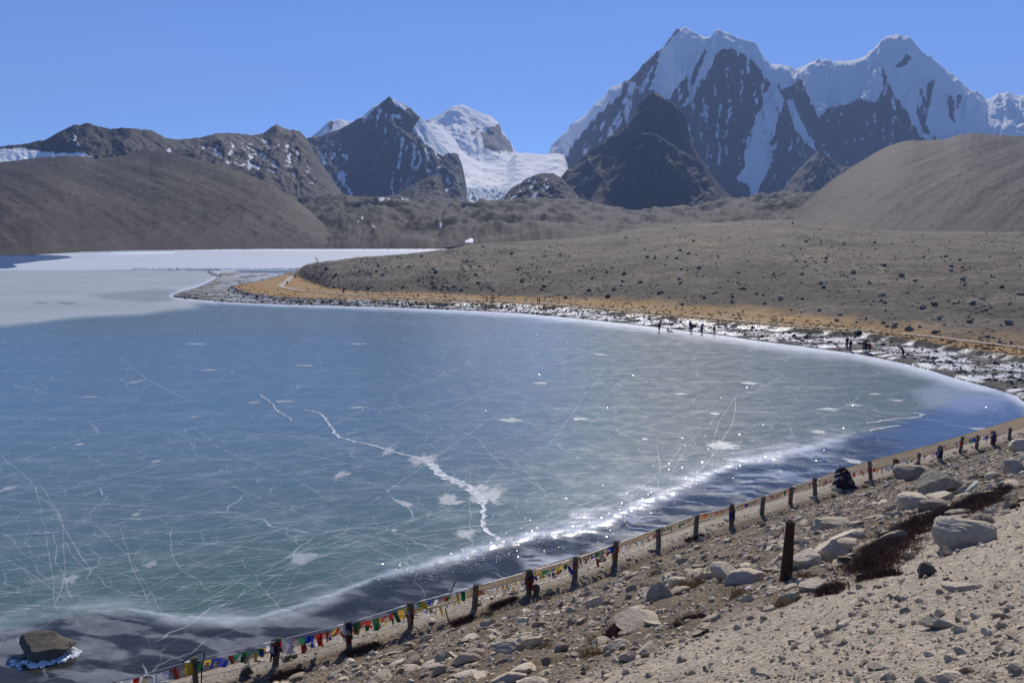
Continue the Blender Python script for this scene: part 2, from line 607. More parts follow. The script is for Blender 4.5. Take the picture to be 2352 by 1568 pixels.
# big right-hand massif
CREST_TOP = [(822, 66), (845, 78), (880, 105), (920, 125), (945, 118), (965, 93), (990, 89), (1060, 113), (1110, 128), (1150, 138), (1165, 170), (1190, 210), (1215, 233), (1300, 242), (1325, 262), (1350, 250), (1400, 225),
             (1440, 216), (1500, 222), (1560, 221), (1620, 209), (1670, 183), (1710, 138), (1740, 112), (1780, 102), (1830, 110), (1860, 145), (1900, 183), (1950, 215), (2000, 255), (2050, 292), (2100, 345), (2150, 370), (2190, 396), (2240, 366), (2400, 378), (2800, 500)]
CREST_BAND = Z2([(x, y - 45) for x, y in CREST_TOP] + [(x, y + 16) for x, y in CREST_TOP[::-1]])
massif('mountain', 'huge snow-capped mountain with two white summits and a long snowy ridge', M_far,
       Z2([(120, 720), (180, 680), (210, 645), (235, 590), (300, 535), (318, 505), (340, 490), (380, 463), (400, 440), (430, 408), (470, 380), (490, 340), (520, 334), (550, 326), (590, 300), (640, 255),
           (700, 200), (720, 172), (760, 125), (795, 74), (815, 76), (830, 62), (845, 78), (880, 105), (920, 125), (945, 118), (965, 93), (990, 89), (1010, 94),
           (1060, 113), (1110, 128), (1150, 138), (1165, 170), (1190, 210), (1215, 233), (1260, 237), (1300, 242), (1325, 262), (1350, 250), (1400, 225),
           (1440, 216), (1500, 222), (1560, 221), (1620, 209), (1670, 183), (1710, 138), (1740, 112), (1780, 102), (1830, 110), (1860, 145), (1900, 183),
           (1950, 215), (2000, 255), (2050, 292), (2100, 345), (2150, 370), (2190, 396), (2240, 366), (2280, 359), (2320, 372), (2400, 378), (2600, 420), (2800, 500)]),
       [(1100, 7000), (1300, 6700), (1400, 6200), (1570, 5900), (1680, 5700), (1830, 6000), (2060, 5900), (2250, 6400), (2600, 6600)], [(1100, 385), (1290, 385), (1345, 475), (3000, 475)], [(1100, 6400), (1290, 6300), (1345, 5300), (1500, 4950), (2100, 4950), (3000, 5400)],
       round_top=0.55, soft_crest=15, crest_pow=2.5, rows=190, dens=0.95, prof=0.95, rib=(36, 0.13), rough=0.18, jag=1.9, seed=11, iso=560, snow_bias=-0.08, snow_noise=1.0,
       snow=[(3, 1.25, CREST_BAND), (4, 1.05, Z2([(715, 185), (760, 130), (800, 85), (830, 58), (885, 100), (935, 125), (938, 140), (905, 200), (860, 270), (800, 330), (760, 385), (735, 395), (700, 355), (660, 350), (690, 290), (715, 220)])),
             (4, 1.1, Z2([(925, 150), (940, 120), (990, 80), (1060, 105), (1150, 130), (1170, 175), (1195, 210), (1235, 260), (1250, 320), (1240, 345), (1200, 300), (1160, 250), (1130, 215), (1090, 185), (1050, 165), (1000, 165), (960, 195), (930, 185)])),
             (4, 0.95, Z2([(920, 190), (985, 165), (940, 260), (890, 350), (832, 432), (818, 425), (860, 330), (890, 260)])),
             (5, 0.95, Z2([(190, 690), (210, 630), (235, 580), (300, 525), (340, 480), (430, 400), (490, 330), (550, 318), (545, 370), (480, 425), (430, 470), (380, 530), (330, 590), (300, 650), (280, 690)])),
             (4, 0.62, Z2([(590, 310), (610, 400), (570, 480), (520, 540), (470, 580), (480, 530), (540, 440), (570, 340)])),
             (4, 0.62, Z2([(700, 230), (650, 350), (630, 370), (610, 340), (680, 240)])),
             (3, 0.95, Z2([(1215, 320), (1250, 340), (1275, 400), (1255, 470), (1215, 540), (1205, 600), (1225, 650), (1200, 720), (1160, 800), (1165, 845), (1130, 845), (1110, 770), (1060, 745), (1100, 700), (1090, 640), (1120, 560), (1150, 470), (1190, 390)])),
             (4, 1.05, Z2([(1180, 200), (1215, 225), (1300, 235), (1330, 262), (1345, 290), (1310, 330), (1265, 350), (1230, 280)])),
             (2.5, 0.9, Z2([(1285, 390), (1310, 390), (1350, 480), (1400, 570), (1425, 625), (1400, 615), (1350, 560), (1310, 490)])),
             (4, 1.1, Z2([(1325, 255), (1400, 215), (1500, 212), (1620, 200), (1680, 175), (1725, 220), (1725, 330), (1690, 410), (1660, 400), (1610, 385), (1560, 415), (1480, 425), (1430, 475), (1380, 370), (1340, 290)])),
             (5, 1.05, Z2([(1660, 190), (1710, 130), (1780, 92), (1860, 135), (1950, 205), (2050, 282), (2160, 365), (2240, 355), (2420, 365), (2700, 430), (2700, 600), (2150, 565), (2000, 600), (1960, 560), (1920, 575), (1890, 560), (1860, 510), (1820, 440), (1780, 380), (1740, 320), (1720, 230)]))],
       bare=[(3, 0.0, Z2([(1000, 165), (1040, 165), (1070, 240), (1045, 310), (1010, 250), (960, 280), (940, 290), (980, 210)])),
             (3, 0.1, Z2([(1770, 245), (1830, 190), (1852, 205), (1810, 245)])),
             (4, 0.12, Z2([(1885, 345), (1955, 300), (1930, 400), (1905, 500), (1950, 560), (1900, 545), (1868, 450)])),
             (4, 0.2, Z2([(2010, 380), (2080, 365), (2065, 430), (2030, 450), (2050, 500), (2010, 470)])),
             (3, 0.2, Z2([(1715, 220), (1740, 320), (1790, 400), (1770, 420), (1720, 340)])),
             (3, 0.25, Z2([(905, 205), (935, 170), (900, 270), (850, 350), (800, 400), (760, 395), (810, 330), (870, 260)]))],
       bumps=[(1660, 250, 40, 120, 60), (1800, 330, 25, 90, 50), (1180, 320, 60, 40, 0)])

# dark rock peak on the left of the glacier
massif('mountain', 'dark pointed rock peak with a small white cap beside the glacier', M_far,
       Z1([(1180, 400), (1280, 330), (1340, 300), (1380, 285), (1420, 278), (1470, 262), (1530, 240), (1575, 215), (1600, 196), (1622, 190), (1636, 200), (1660, 170), (1690, 140), (1715, 120), (1728, 112), (1742, 101), (1760, 116), (1772, 116), (1790, 120), (1835, 146),
           (1870, 180), (1900, 205), (1935, 250), (1960, 290), (1990, 318), (2030, 345), (2050, 352), (2015, 400), (2030, 470), (2060, 560)][:-3] + [(2070, 400), (2085, 470), (2100, 560)]),
       4700, flat(474), 4020, rows=160, dens=1.1, prof=1.2, rib=(40, 0.14), rough=0.20, jag=2.2, seed=17, iso=420, snow_bias=0.0, snow_noise=1.0,
       snow=[(3, 1.1, Z1([(1758, 108), (1790, 112), (1842, 142), (1815, 160), (1795, 148), (1775, 140)])),
             (2, 1.0, Z1([(1745, 182), (1790, 176), (1800, 195), (1760, 192)])),
             (3, 1.0, Z1([(1850, 240), (1885, 190), (1940, 245), (1990, 312), (2055, 345), (1990, 360), (1950, 350), (1910, 310), (1880, 290)])),
             (4, 0.66, Z1([(1500, 440), (1540, 430), (1560, 500), (1610, 550), (1570, 545), (1530, 490)])),
             (4, 0.6, Z1([(1330, 420), (1370, 430), (1470, 500), (1430, 500), (1360, 460)])),
             (4, 0.62, Z1([(1440, 350), (1460, 380), (1490, 500), (1460, 500), (1440, 420)])),
             (3, 0.6, Z1([(1720, 200), (1735, 260), (1790, 260), (1760, 270), (1725, 250)]))],
       bare=[(6, -0.35, Z1([(1560, 230), (1620, 215), (1720, 300), (1760, 420), (1740, 560), (1600, 560), (1560, 420)]))])

# left back ridge
massif('ridge', 'long jagged brown ridge behind the lake with patches of snow', M_ridge,
       Z1([(-300, 340), (-50, 326), (0, 320), (100, 310), (200, 292), (270, 255), (330, 224), (370, 220), (390, 214), (430, 228), (500, 244), (540, 238), (600, 240), (640, 245), (690, 251), (720, 270), (750, 285), (800, 290),
           (860, 284), (900, 280), (960, 265), (1010, 259), (1060, 262), (1100, 268), (1140, 270), (1180, 262), (1215, 235), (1240, 219), (1275, 240), (1310, 248), (1340, 250), (1370, 280), (1400, 330), (1440, 400), (1490, 470), (1540, 540), (1580, 590)]),
       [(-300, 2500), (300, 2600), (720, 3400), (900, 3400)], flat(470), [(-300, 2100), (300, 2150), (900, 2700)], rows=140, prof=1.1, rib=(34, 0.06), rough=0.13, jag=3.5, seed=23, iso=240, micro=(16.0, 60.0), diag=(0.9, 40.0, 300.0, 14.0),
       snow_bias=-0.35, snow_noise=0.75,
       snow=[(1.2, 1.2, Z1([(-60, 345), (0, 332), (100, 328), (200, 345), (300, 350), (380, 345), (420, 372), (360, 366), (250, 370), (100, 385), (0, 402), (-60, 410)])),
             (3, 0.62, Z1([(295, 300), (330, 262), (355, 300), (370, 325), (320, 310)])),
             (4, 0.52, Z1([(960, 370), (1010, 370), (1200, 420), (1290, 440), (1400, 490), (1290, 445), (1150, 425), (1000, 395)])),
             (4, 0.55, Z1([(725, 340), (760, 320), (790, 345), (760, 352)])),
             (5, 0.16, Z1([(900, 300), (1150, 280), (1360, 320), (1430, 480), (1250, 430), (960, 370)]))])

# left front hill
massif('hill', 'smooth brown scree hill rising from the left shore', M_scree,
       Z1([(-400, 420), (-50, 402), (0, 392), (100, 380), (170, 370), (300, 362), (380, 366), (420, 376), (450, 374), (520, 365), (600, 352), (660, 342), (720, 341), (800, 356), (900, 382),
           (1000, 412), (1100, 442), (1200, 482), (1300, 540), (1380, 600), (1450, 668), (1520, 720), (1580, 765)]),
       [(-300, 1400), (0, 1500), (340, 1750), (800, 1300)], [(-300, 600), (0, 585.5), (60, 584.2), (100, 582.5), (170, 579), (300, 575.4), (450, 573.4), (620, 571.6), (1000, 571.5)],
       [(-300, 650), (0, 710), (60, 730), (100, 760), (170, 830), (300, 915), (450, 965), (620, 1025), (1000, 1030)],
       rows=140, dens=0.8, prof=1.12, rib=(60, 0.006), rough=0.006, jag=1.4, seed=29, iso=150, soft_crest=120, micro=(3.4, 26.0), diag=(0.52, 34.0, 260.0, 7.0), snow_bias=-0.6)

# moraines in the middle distance
massif('moraine', 'dark hummocky moraine at the foot of the mountains', M_moraine,
       [(480, 480)] + Z1([(1100, 600), (1250, 590), (1350, 575), (1450, 560), (1520, 552), (1580, 566), (1650, 566), (1750, 560), (1850, 568), (1950, 572), (2050, 580), (2150, 582), (2250, 578), (2340, 570)]) + Z2([(150, 853), (300, 858), (400, 872), (500, 888), (580, 900), (640, 905), (700, 888), (800, 884), (900, 878), (1000, 860), (1100, 850), (1150, 843), (1250, 832), (1400, 828), (1600, 840), (1900, 880), (2300, 950), (2800, 1000)]),
       2700, [(-3000, 571), (560, 571), (1000, 571.5), (1100, 560), (6000, 560)], [(0, 1030), (1000, 1040), (1300, 900), (3000, 900)], rows=130, dens=0.7, prof=0.95, rib=(120, 0.03), shear=2.0, rough=0.26, jag=1.4, seed=31, iso=300, soft_crest=90, micro=(11.0, 60.0), diag=(0.15, 26.0, 90.0, 8.0),
       snow_bias=-0.38, snow_noise=0.45, envp=(0.35, 0.25),
       snow=[(1.2, 1.0, Z1([(1255, 652), (1270, 655), (1296, 685), (1275, 672)])), (1.2, 0.9, Z1([(1945, 655), (1985, 650), (1985, 672), (1960, 690), (1950, 675)])),
             (1.2, 1.0, Z1([(2078, 740), (2120, 738), (2122, 752), (2090, 756)])), (1.5, 0.8, Z1([(1600, 655), (1628, 630), (1625, 640), (1605, 660)])),
             (2.5, 0.8, Z1([(1630, 562), (1700, 545), (1790, 548), (1850, 560), (1780, 562)])), (1.2, 0.8, Z1([(2080, 640), (2105, 645), (2100, 655)])),
             (1.2, 0.7, Z1([(1655, 680), (1690, 675), (1680, 690)])), (1, 0.8, Z1([(1180, 715), (1195, 722), (1190, 728)]))])

# small dark rock knobs beside the icefall
massif('rock_knob', 'small dark rock pyramid left of the icefall', M_dark,
       Z1([(1700, 600), (1785, 532), (1830, 502), (1870, 480), (1900, 466), (1945, 447), (1975, 446), (1985, 490), (2000, 530), (2012, 575), (2030, 600)]), 3300, flat(474), 2950,
       rows=60, prof=1.0, rib=(26, 0.14), rough=0.12, jag=1.2, seed=37, iso=120, snow_bias=-0.2, snow_noise=0.3)
massif('rock_knob', 'dark rounded rock dusted with snow right of the icefall', M_dark,
       Z2([(-60, 870), (0, 842), (50, 790), (120, 746), (180, 722), (240, 722), (275, 742), (330, 800), (380, 860)]), 3200, flat(472), 2900,
       rows=60, prof=1.0, rib=(22, 0.12), rough=0.2, jag=1.6, seed=41, iso=90, snow_bias=0.12, snow_noise=0.7)

# dark pyramid in front of the big massif
massif('mountain', 'dark bare pyramid of rock in front of the snowy massif', M_dark,
       Z2([(150, 860), (200, 830), (240, 790), (270, 745), (300, 705), (380, 640), (450, 590), (520, 545), (580, 498), (610, 440), (635, 400), (650, 384), (690, 361), (720, 373), (750, 400), (800, 430), (830, 470), (850, 540),
           (880, 620), (920, 680), (960, 740), (1010, 800), (1060, 850), (1100, 880), (1150, 920)]), 3700, flat(490), 3230,
       rows=130, dens=1.0, prof=1.1, rib=(44, 0.12), rough=0.18, jag=1.8, seed=43, iso=240, snow_bias=-0.38, snow_noise=0.42,
       bumps=[(1500, 330, 40, 50, 40), (1420, 400, 30, 60, 30)])
massif('mountain', 'lower dark buttress of the bare rock pyramid', M_dark,
       Z2([(380, 880), (430, 800), (480, 720), (540, 640), (590, 570), (630, 545), (680, 540), (730, 565), (790, 605), (850, 640), (900, 680), (950, 740), (1000, 810), (1060, 890)]), 3300, flat(490), 2960,
       rows=120, dens=1.1, prof=1.1, rib=(30, 0.22), rough=0.14, jag=1.5, seed=47, iso=200, snow_bias=-0.38, snow_noise=0.4)
massif('mountain', 'dark rock spur with a ribbed crest below the right snow peak', M_dark,
       Z2([(1180, 900), (1250, 825), (1310, 740), (1380, 662), (1430, 618), (1480, 650), (1540, 690), (1600, 700), (1700, 720), (1850, 740), (2000, 760)]), 4200, flat(485), 3680,
       rows=110, dens=1.0, prof=1.1, rib=(30, 0.20), rough=0.14, jag=1.4, seed=53, iso=240, snow_bias=-0.3, snow_noise=0.42)

# right hill
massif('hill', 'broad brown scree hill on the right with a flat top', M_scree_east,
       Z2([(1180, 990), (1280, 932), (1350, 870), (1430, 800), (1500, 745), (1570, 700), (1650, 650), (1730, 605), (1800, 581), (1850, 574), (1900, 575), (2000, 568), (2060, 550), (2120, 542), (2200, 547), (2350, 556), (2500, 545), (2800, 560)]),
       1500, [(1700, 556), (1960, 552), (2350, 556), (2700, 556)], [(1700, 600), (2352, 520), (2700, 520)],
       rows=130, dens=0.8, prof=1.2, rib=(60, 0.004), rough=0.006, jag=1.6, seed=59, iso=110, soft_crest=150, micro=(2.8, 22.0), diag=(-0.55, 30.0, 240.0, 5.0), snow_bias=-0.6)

# thin mountain air: one closed box round everything on the ground
mb = MB()
mb.box((0, 6250, 1200), (23000, 14000, 2420))
haze = add('haze', mb.mesh('haze'))
m = bpy.data.materials.new('haze_air')
m.use_nodes = True
nt = m.node_tree
nt.nodes.remove(nt.nodes['Principled BSDF'])
vol = N(nt, 'ShaderNodeVolumePrincipled')
vol.inputs['Color'].default_value = (0.44, 0.61, 1.0, 1)
vol.inputs['Density'].default_value = HAZE_D
L(nt, vol.outputs['Volume'], nt.nodes['Material Output'].inputs['Volume'])
haze.data.materials.append(m)
tag(haze, kind='stuff')
# ------------------------------------------------------------------ lake outline (survey of the ice edge)
ICE_EDGE = [(2352, 923), (2331.6, 908), (2290, 895), (2234, 880), (2180, 865), (2137, 851), (2080, 836), (2020, 822.6), (1960, 811), (1903, 804), (1830, 794), (1747, 783.7), (1670, 772),
            (1591, 762), (1510, 752), (1435, 743), (1370, 736), (1300, 729), (1200, 720), (1100, 714), (1000, 710), (900, 706), (800, 703), (700, 700.5), (600, 697.5), (520, 694), (450, 688), (405, 683.5), (394, 680),
            (405, 674), (420, 668), (440, 663), (458, 658), (475, 650), (490, 642), (502, 636), (505, 631), (498, 627), (490, 624)]
SPIT_TOP = [(300, 619.2), (336, 618), (420, 618), (520, 618.6), (620, 619), (700, 619)]
GRASS_EDGE = [(2500, 850), (2352, 828.5), (2240, 811), (2137, 795), (2060, 782), (1981, 770), (1900, 765), (1825, 760), (1730, 752), (1630, 743), (1530, 733), (1435, 725), (1316, 712.7), (1240, 707), (1160, 703), (1080, 701), (1004, 699), (920, 696), (848, 693),
              (770, 692), (691, 690), (630, 686), (580, 680), (548, 671), (527, 659), (555, 652), (590, 646), (620, 640), (645, 632), (665, 625), (690, 619)]
HILL_BASE = [(640, 634), (690, 637), (720, 650), (760, 664), (850, 671.5), (965, 673.5), (1082, 679.5), (1200, 684), (1340, 689.5), (1435, 693), (1552, 704), (1708, 713.5), (1864, 731), (2020, 754.5), (2176, 778), (2352, 797), (2500, 818)]
HILL_CREST = [(640, 640), (670, 627), (684, 622), (692, 616), (703, 609), (730, 603.5), (770, 599), (824, 591.5), (871, 588.5), (926, 584), (965, 580), (1031, 572), (1082, 562), (1160, 556.5), (1240, 552), (1316, 547), (1395, 539),
              (1455, 526), (1560, 516), (1660, 510), (1737, 505), (1814, 504.5), (1890, 512), (1967, 524), (2050, 529), (2150, 531), (2352, 532), (2500, 534)]
NEAR_SHORE = [(250, 1640), (420, 1568), (491, 1543), (600, 1500), (720, 1462), (860, 1424), (1000, 1380), (1090, 1348), (1240, 1300), (1400, 1252), (1500, 1215), (1600, 1183), (1700, 1153),
              (1800, 1122), (1900, 1088), (1960, 1068), (2050, 1043), (2150, 1016), (2250, 986), (2320, 965), (2380, 945), (2420, 925)]

# ------------------------------------------------------------------ lake ice
def gauss(d, w):
    return np.exp(-(d / w) ** 2)

rows_sy = np.concatenate([np.arange(569.5, 640, 1.3), np.arange(640, 1000, 2.0), np.arange(1000, 1660, 2.5)])
cols_sx = np.linspace(-330, 2720, 520)
SX, SY = np.meshgrid(cols_sx, rows_sy)
t_, e_ = fan(np.full_like(SX, 0) + SX, SY)
LY = (0.0 - EYE) / e_
LX = t_ * LY
R, C = LX.shape
sx, sy = SX.ravel(), SY.ravel()
X, Y = LX.ravel(), LY.ravel()

def mixv(a, b, m):
    return a * (1 - m[:, None]) + np.asarray(b)[None, :] * m[:, None]

col = np.tile(np.array([0.098, 0.148, 0.152]), (len(X), 1))
rgh = np.full(len(X), 0.24)
bmp = np.full(len(X), 0.11)
# hue zones of the clear ice; blue and right zones carry painted reflections
deep = sstep(900, 1250, sy) * sstep(1500, 900, sx)
col = mixv(col, (0.078, 0.134, 0.134), deep)
green = sstep(1250, 1420, sy + 0.12 * sx) * sstep(1100, 500, sx)
col = mixv(col, (0.066, 0.118, 0.100), green)
right = sstep(1150, 1750, sx + 0.25 * (sy - 900)) * sstep(1130, 1000, sy)
col = mixv(col, (0.080, 0.106, 0.083), right)  # grey-green reflection of hill and mountains, put into the ice colour
blue = sstep(1500, 700, sx) * sstep(735, 790, sy) * sstep(1180, 950, sy)
col = mixv(col, (0.080, 0.144, 0.196), blue * 0.85)  # sky reflection put into the ice colour
# wind-blown frost
fr = fbm(X / 9, Y / 9, 5, 61, 0.6)
fr2 = fbm(X / 3.2 + 4, Y / 3.2, 5, 62, 0.62)
frost = sstep(-0.05, 0.65, 0.5 * fr + 0.9 * fr2) * 0.22
streak = sstep(0.0, 0.5, fbm((X + 0.15 * Y) / 17, (Y - 0.12 * X) / 1.9, 5, 64, 0.6)) * 0.12 * sstep(-0.25, 0.4, fbm(X / 60, Y / 30, 3, 65) + 0.3 * sstep(900, 1500, sx)) * sstep(1150, 850, sy)
frost *= 1 - 0.75 * sstep(1150, 950, sy)
frost = np.maximum(frost, streak)
frost *= 0.55 + 0.45 * sstep(1300, 1000, sy)
col = mixv(col, (0.56, 0.60, 0.63), frost)
rgh += frost * 0.25
# grey snow-ice on the left
edge = smooth_line([(-400, 765), (-50, 755), (0, 750), (90, 740), (190, 729), (317, 722), (400, 712), (455, 707), (440, 702), (470, 697), (500, 690), (480, 600), (-400, 600)], 5)
g1 = softpoly(sx + 10 * fbm(X / 12, Y / 12, 3, 70), sy + 3 * fbm(X / 14, Y / 14, 3, 71), edge, 7.0)
gcol = np.array([0.335, 0.365, 0.375])[None, :] * (1 + 0.22 * fbm(X / 40, Y / 25, 4, 72)[:, None])
dk = softpoly(sx, sy + 3 * fbm(X / 20, Y / 20, 3, 73), [(200, 678), (260, 672), (360, 664), (430, 670), (394, 690), (330, 694), (240, 686)], 5) * 0.35
gcol = gcol * (1 - dk[:, None])
dk2 = np.maximum(softpoly(sx, sy, [(80, 693), (110, 695), (105, 698), (78, 697)], 2), softpoly(sx, sy, [(130, 693), (180, 694), (160, 700), (135, 697)], 2)) * 0.45
gcol = gcol * (1 - dk2[:, None])
col = col * (1 - g1[:, None]) + gcol * g1[:, None]
rgh = rgh * (1 - g1) + 0.5 * g1
# far basin, white
g2 = sstep(622, 618, sy)
fcol = np.array([0.53, 0.57, 0.59])[None, :] * (1 + 0.12 * fbm(X / 120, Y / 40, 3, 75)[:, None])
col = col * (1 - g2[:, None]) + fcol * g2[:, None]
rgh = rgh * (1 - g2) + 0.42 * g2
rim = gauss(sy - 574 - 0.02 * np.abs(sx - 700) * (sx < 400), 2.0) * g2 * sstep(200, 330, sx)
col = mixv(col, (0.85, 0.87, 0.9), rim)
# ragged white rim along the outer edge of the main basin
d_out = polydist(sx, sy, ICE_EDGE, False, 1.6)
wr = 5 + 0.012 * np.clip(sx - 400, 0, None)
rimw = gauss(d_out, wr * (1 + 0.5 * fbm(X / 7, Y / 7, 3, 77))) * 0.9
col = mixv(col, (0.72, 0.75, 0.80), rimw)
rgh = rgh * (1 - rimw) + 0.3 * rimw
# clear blue ice in the right bay, sky reflection painted into the blue
bay = softpoly(sx + 20 * fbm(X / 8, Y / 8, 3, 79), sy + 14 * fbm(X / 6, Y / 6, 3, 80),
               [(1780, 1070), (1880, 1030), (1990, 1000), (2060, 975), (2150, 940), (2220, 905), (2300, 905), (2345, 935), (2352, 970), (2240, 1010), (2100, 1060), (1960, 1100), (1850, 1120)], 14)
col = mixv(col, (0.045, 0.072, 0.135), bay * 0.92)
rgh = rgh * (1 - bay) + 0.10 * bay
bmp = bmp * (1 - bay) + 0.25 * bay
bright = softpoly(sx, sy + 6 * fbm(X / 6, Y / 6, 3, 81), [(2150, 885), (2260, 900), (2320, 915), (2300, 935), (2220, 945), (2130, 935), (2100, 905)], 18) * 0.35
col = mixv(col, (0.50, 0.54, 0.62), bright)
# dark clear ice along the near shore
shore_line = smooth_line(NEAR_SHORE, 4)
RIDGE = smooth_line([(-120, 1470), (0, 1445), (120, 1418), (230, 1402), (330, 1410), (420, 1420), (520, 1424), (600, 1420), (680, 1400), (760, 1372), (870, 1326), (980, 1298), (1080, 1270), (1160, 1243), (1260, 1226), (1340, 1213),
                     (1400, 1194), (1450, 1162), (1520, 1136), (1570, 1112), (1640, 1085), (1700, 1062), (1800, 1042), (1890, 1020), (1960, 1000)], 6)
ridge_y = np.interp(sx, RIDGE[:, 0], RIDGE[:, 1])
bw = sy + 13 * fbm(X / 2.6, Y / 2.0, 4, 94, 0.6) + 5 * fbm(X / 0.8, Y / 0.6, 3, 95)
inside = sstep(2, 10, bw - ridge_y) * sstep(2150, 1960, sx)
patch = sstep(0.02, 0.15, fbm(X / 3.4 + 0.5 * Y, Y / 1.9, 5, 84, 0.5)) * (0.5 + 0.5 * sstep(900, 500, sx)) * (0.75 + 0.5 * fbm(X / 0.8, Y / 0.8, 3, 83))
dark = np.array([0.026, 0.026, 0.024])[None, :] * (1 - patch[:, None]) + np.array([0.17, 0.18, 0.185])[None, :] * patch[:, None]
col = col * (1 - inside[:, None]) + dark * inside[:, None]
rgh = rgh * (1 - inside) + (0.12 + 0.25 * np.clip(patch, 0, 1)) * inside
outer = gauss(np.clip(ridge_y - sy, 0, None), 60) * (sy < ridge_y) * sstep(250, 420, sx) * sstep(1750, 1500, sx)
ob = outer * sstep(-0.1, 0.35, fbm(X / 6, Y / 3, 4, 85))
col = mixv(col, (0.055, 0.065, 0.078), ob * 0.75)
# pressure ridge of white ice along the near shore
rwx = sx + 26 * fbm(X / 3.0, Y / 3.0, 3, 86)
rwy = sy + 15 * fbm(X / 2.4, Y / 2.0, 4, 82, 0.6)
dr = polydist(rwx, rwy, RIDGE, False, 1.8)
wz = 15 + 15 * fbm(X / 5, Y / 5, 3, 89)
broken = sstep(-0.22, 0.10, fbm(X / 1.1, Y / 0.7, 5, 87, 0.62) + 0.17)
rz = gauss(dr, np.maximum(wz, 4)) * (0.25 + 0.75 * broken) * sstep(820, 1050, sx)
broad = gauss(dr, 40) * sstep(-0.35, 0.35, fbm(X / 4.5, Y / 2.2, 5, 68)) * (0.42 * sstep(1500, 900, sx) + 0.16)
broad = broad * np.where(sy > ridge_y, sstep(34, 10, sy - ridge_y), 1)
lace = gauss(bw - ridge_y + 3, 5) * (0.25 + 0.75 * broken) * 0.62 * sstep(150, 350, sx)
rz = np.clip(np.maximum(np.maximum(rz, broad), lace), 0, 1) * sstep(1990, 1850, sx)
rz2 = sstep(0.30, 0.42, 1 - np.abs(fbm(X / 5.0 + 0.3 * Y, Y / 1.3, 4, 67, 0.5)) * 5.0) * inside * sstep(900, 1150, sx) * sstep(1980, 1850, sx) * sstep(-0.1, 0.2, fbm(X / 4, Y / 4, 2, 66))
col = mixv(col, (0.45, 0.48, 0.52), rz2 * 0.7)
col = mixv(col, (0.70, 0.73, 0.77), rz * 0.88)
bmp = bmp * (1 - rz) + 1.0 * rz
LZ = 0.10 * rz * np.clip(0.6 + 0.8 * fbm(X / 0.7, Y / 0.7, 4, 88), 0, 2)
# glinting churned zone right of the main crack
churn = softpoly(sx + 14 * fbm(X / 3, Y / 3, 3, 90), sy + 8 * fbm(X / 3, Y / 3, 3, 91), [(1200, 1230), (1330, 1150), (1480, 1110), (1640, 1060), (1760, 1020), (1900, 985), (1990, 990), (1900, 1040), (1740, 1075), (1560, 1140), (1420, 1200), (1280, 1250)], 16)
ch = churn * sstep(-0.15, 0.3, fbm(X / 2.2, Y / 2.2, 4, 92))
col = mixv(col, (0.55, 0.58, 0.64), ch * 0.55)
bmp = np.maximum(bmp, ch)
LZ += 0.05 * ch * fbm(X / 0.6, Y / 0.6, 3, 93)
P = np.stack([X, Y, LZ - 0.0], -1)

m, nt, b = new_mat('lake_ice')
c_at = attr(nt, 'icecol', True)
fine = obj_noise(nt, 0.55, 8, 0.68)
fine2 = obj_noise(nt, 3.5, 6, 0.7)
wind = obj_noise(nt, 0.5, 6, 0.62, (0.16, 2.0, 1.0), 0.5)
c = mixc(nt, ramp(nt, fine, 0.50, 0.78, 0, 0.11), c_at, (0.55, 0.60, 0.64))
c = mixc(nt, ramp(nt, wind, 0.50, 0.74, 0, 0.08), c, (0.50, 0.55, 0.60))
# healed hairline cracks
tc = N(nt, 'ShaderNodeTexCoord')
for scl, wdt, amt, dst in ((0.085, 0.0035, 0.5, 1.2), (0.19, 0.006, 0.32, 1.6), (0.42, 0.010, 0.2, 1.5)):
    dn = N(nt, 'ShaderNodeTexNoise', Scale=0.22, Detail=4)
    L(nt, tc.outputs['Object'], dn.inputs['Vector'])
    vm = N(nt, 'ShaderNodeVectorMath', operation='MULTIPLY_ADD')
    L(nt, dn.outputs['Color'], vm.inputs[0])
    vm.inputs[1].default_value = (dst * 3, dst * 3, 0)
    L(nt, tc.outputs['Object'], vm.inputs[2])
    vo = N(nt, 'ShaderNodeTexVoronoi', feature='DISTANCE_TO_EDGE', Scale=scl)
    vo.voronoi_dimensions = '2D'
    L(nt, vm.outputs[0], vo.inputs['Vector'])
    keep = ramp(nt, obj_noise(nt, 0.06 / max(scl, 0.1) * 0.4, 2), 0.42, 0.6, 0, amt)
    f = ramp(nt, vo.outputs['Distance'], wdt * 0.3, wdt * 1.6, 1.0, 0.0)
    c = mixc(nt, mathn(nt, 'MULTIPLY', f, keep), c, (0.68, 0.72, 0.75))
c = mixc(nt, 1.0, c, mixc(nt, ramp(nt, fine2, 0.32, 0.68), (0.86, 0.87, 0.88), (1.12, 1.11, 1.10)), 'MULTIPLY')
L(nt, c, b.inputs['Base Color'])
L(nt, mathn(nt, 'ADD', attr(nt, 'icerough'), ramp(nt, fine, 0.3, 0.8, -0.03, 0.07)), b.inputs['Roughness'])
b.inputs['IOR'].default_value = 1.31
b.inputs['Specular IOR Level'].default_value = 0.5
bn = N(nt, 'ShaderNodeBump', Distance=0.05)
L(nt, mathn(nt, 'MULTIPLY', attr(nt, 'icebump'), 0.9), bn.inputs['Strength'])
L(nt, mathn(nt, 'ADD', mathn(nt, 'MULTIPLY', fine2, 0.35), mathn(nt, 'ADD', fine, wind)), bn.inputs['Height'])
L(nt, bn.outputs['Normal'], b.inputs['Normal'])
M_ice = m
me = mesh_np('lake_ice', P, grid_faces(R, C), {'icecol': np.clip(col, 0, 1), 'icerough': np.clip(rgh, 0.05, 1), 'icebump': bmp})
lake = tag(add('lake_ice', me, M_ice), 'frozen blue-grey lake with white cracks and frost', kind='structure')

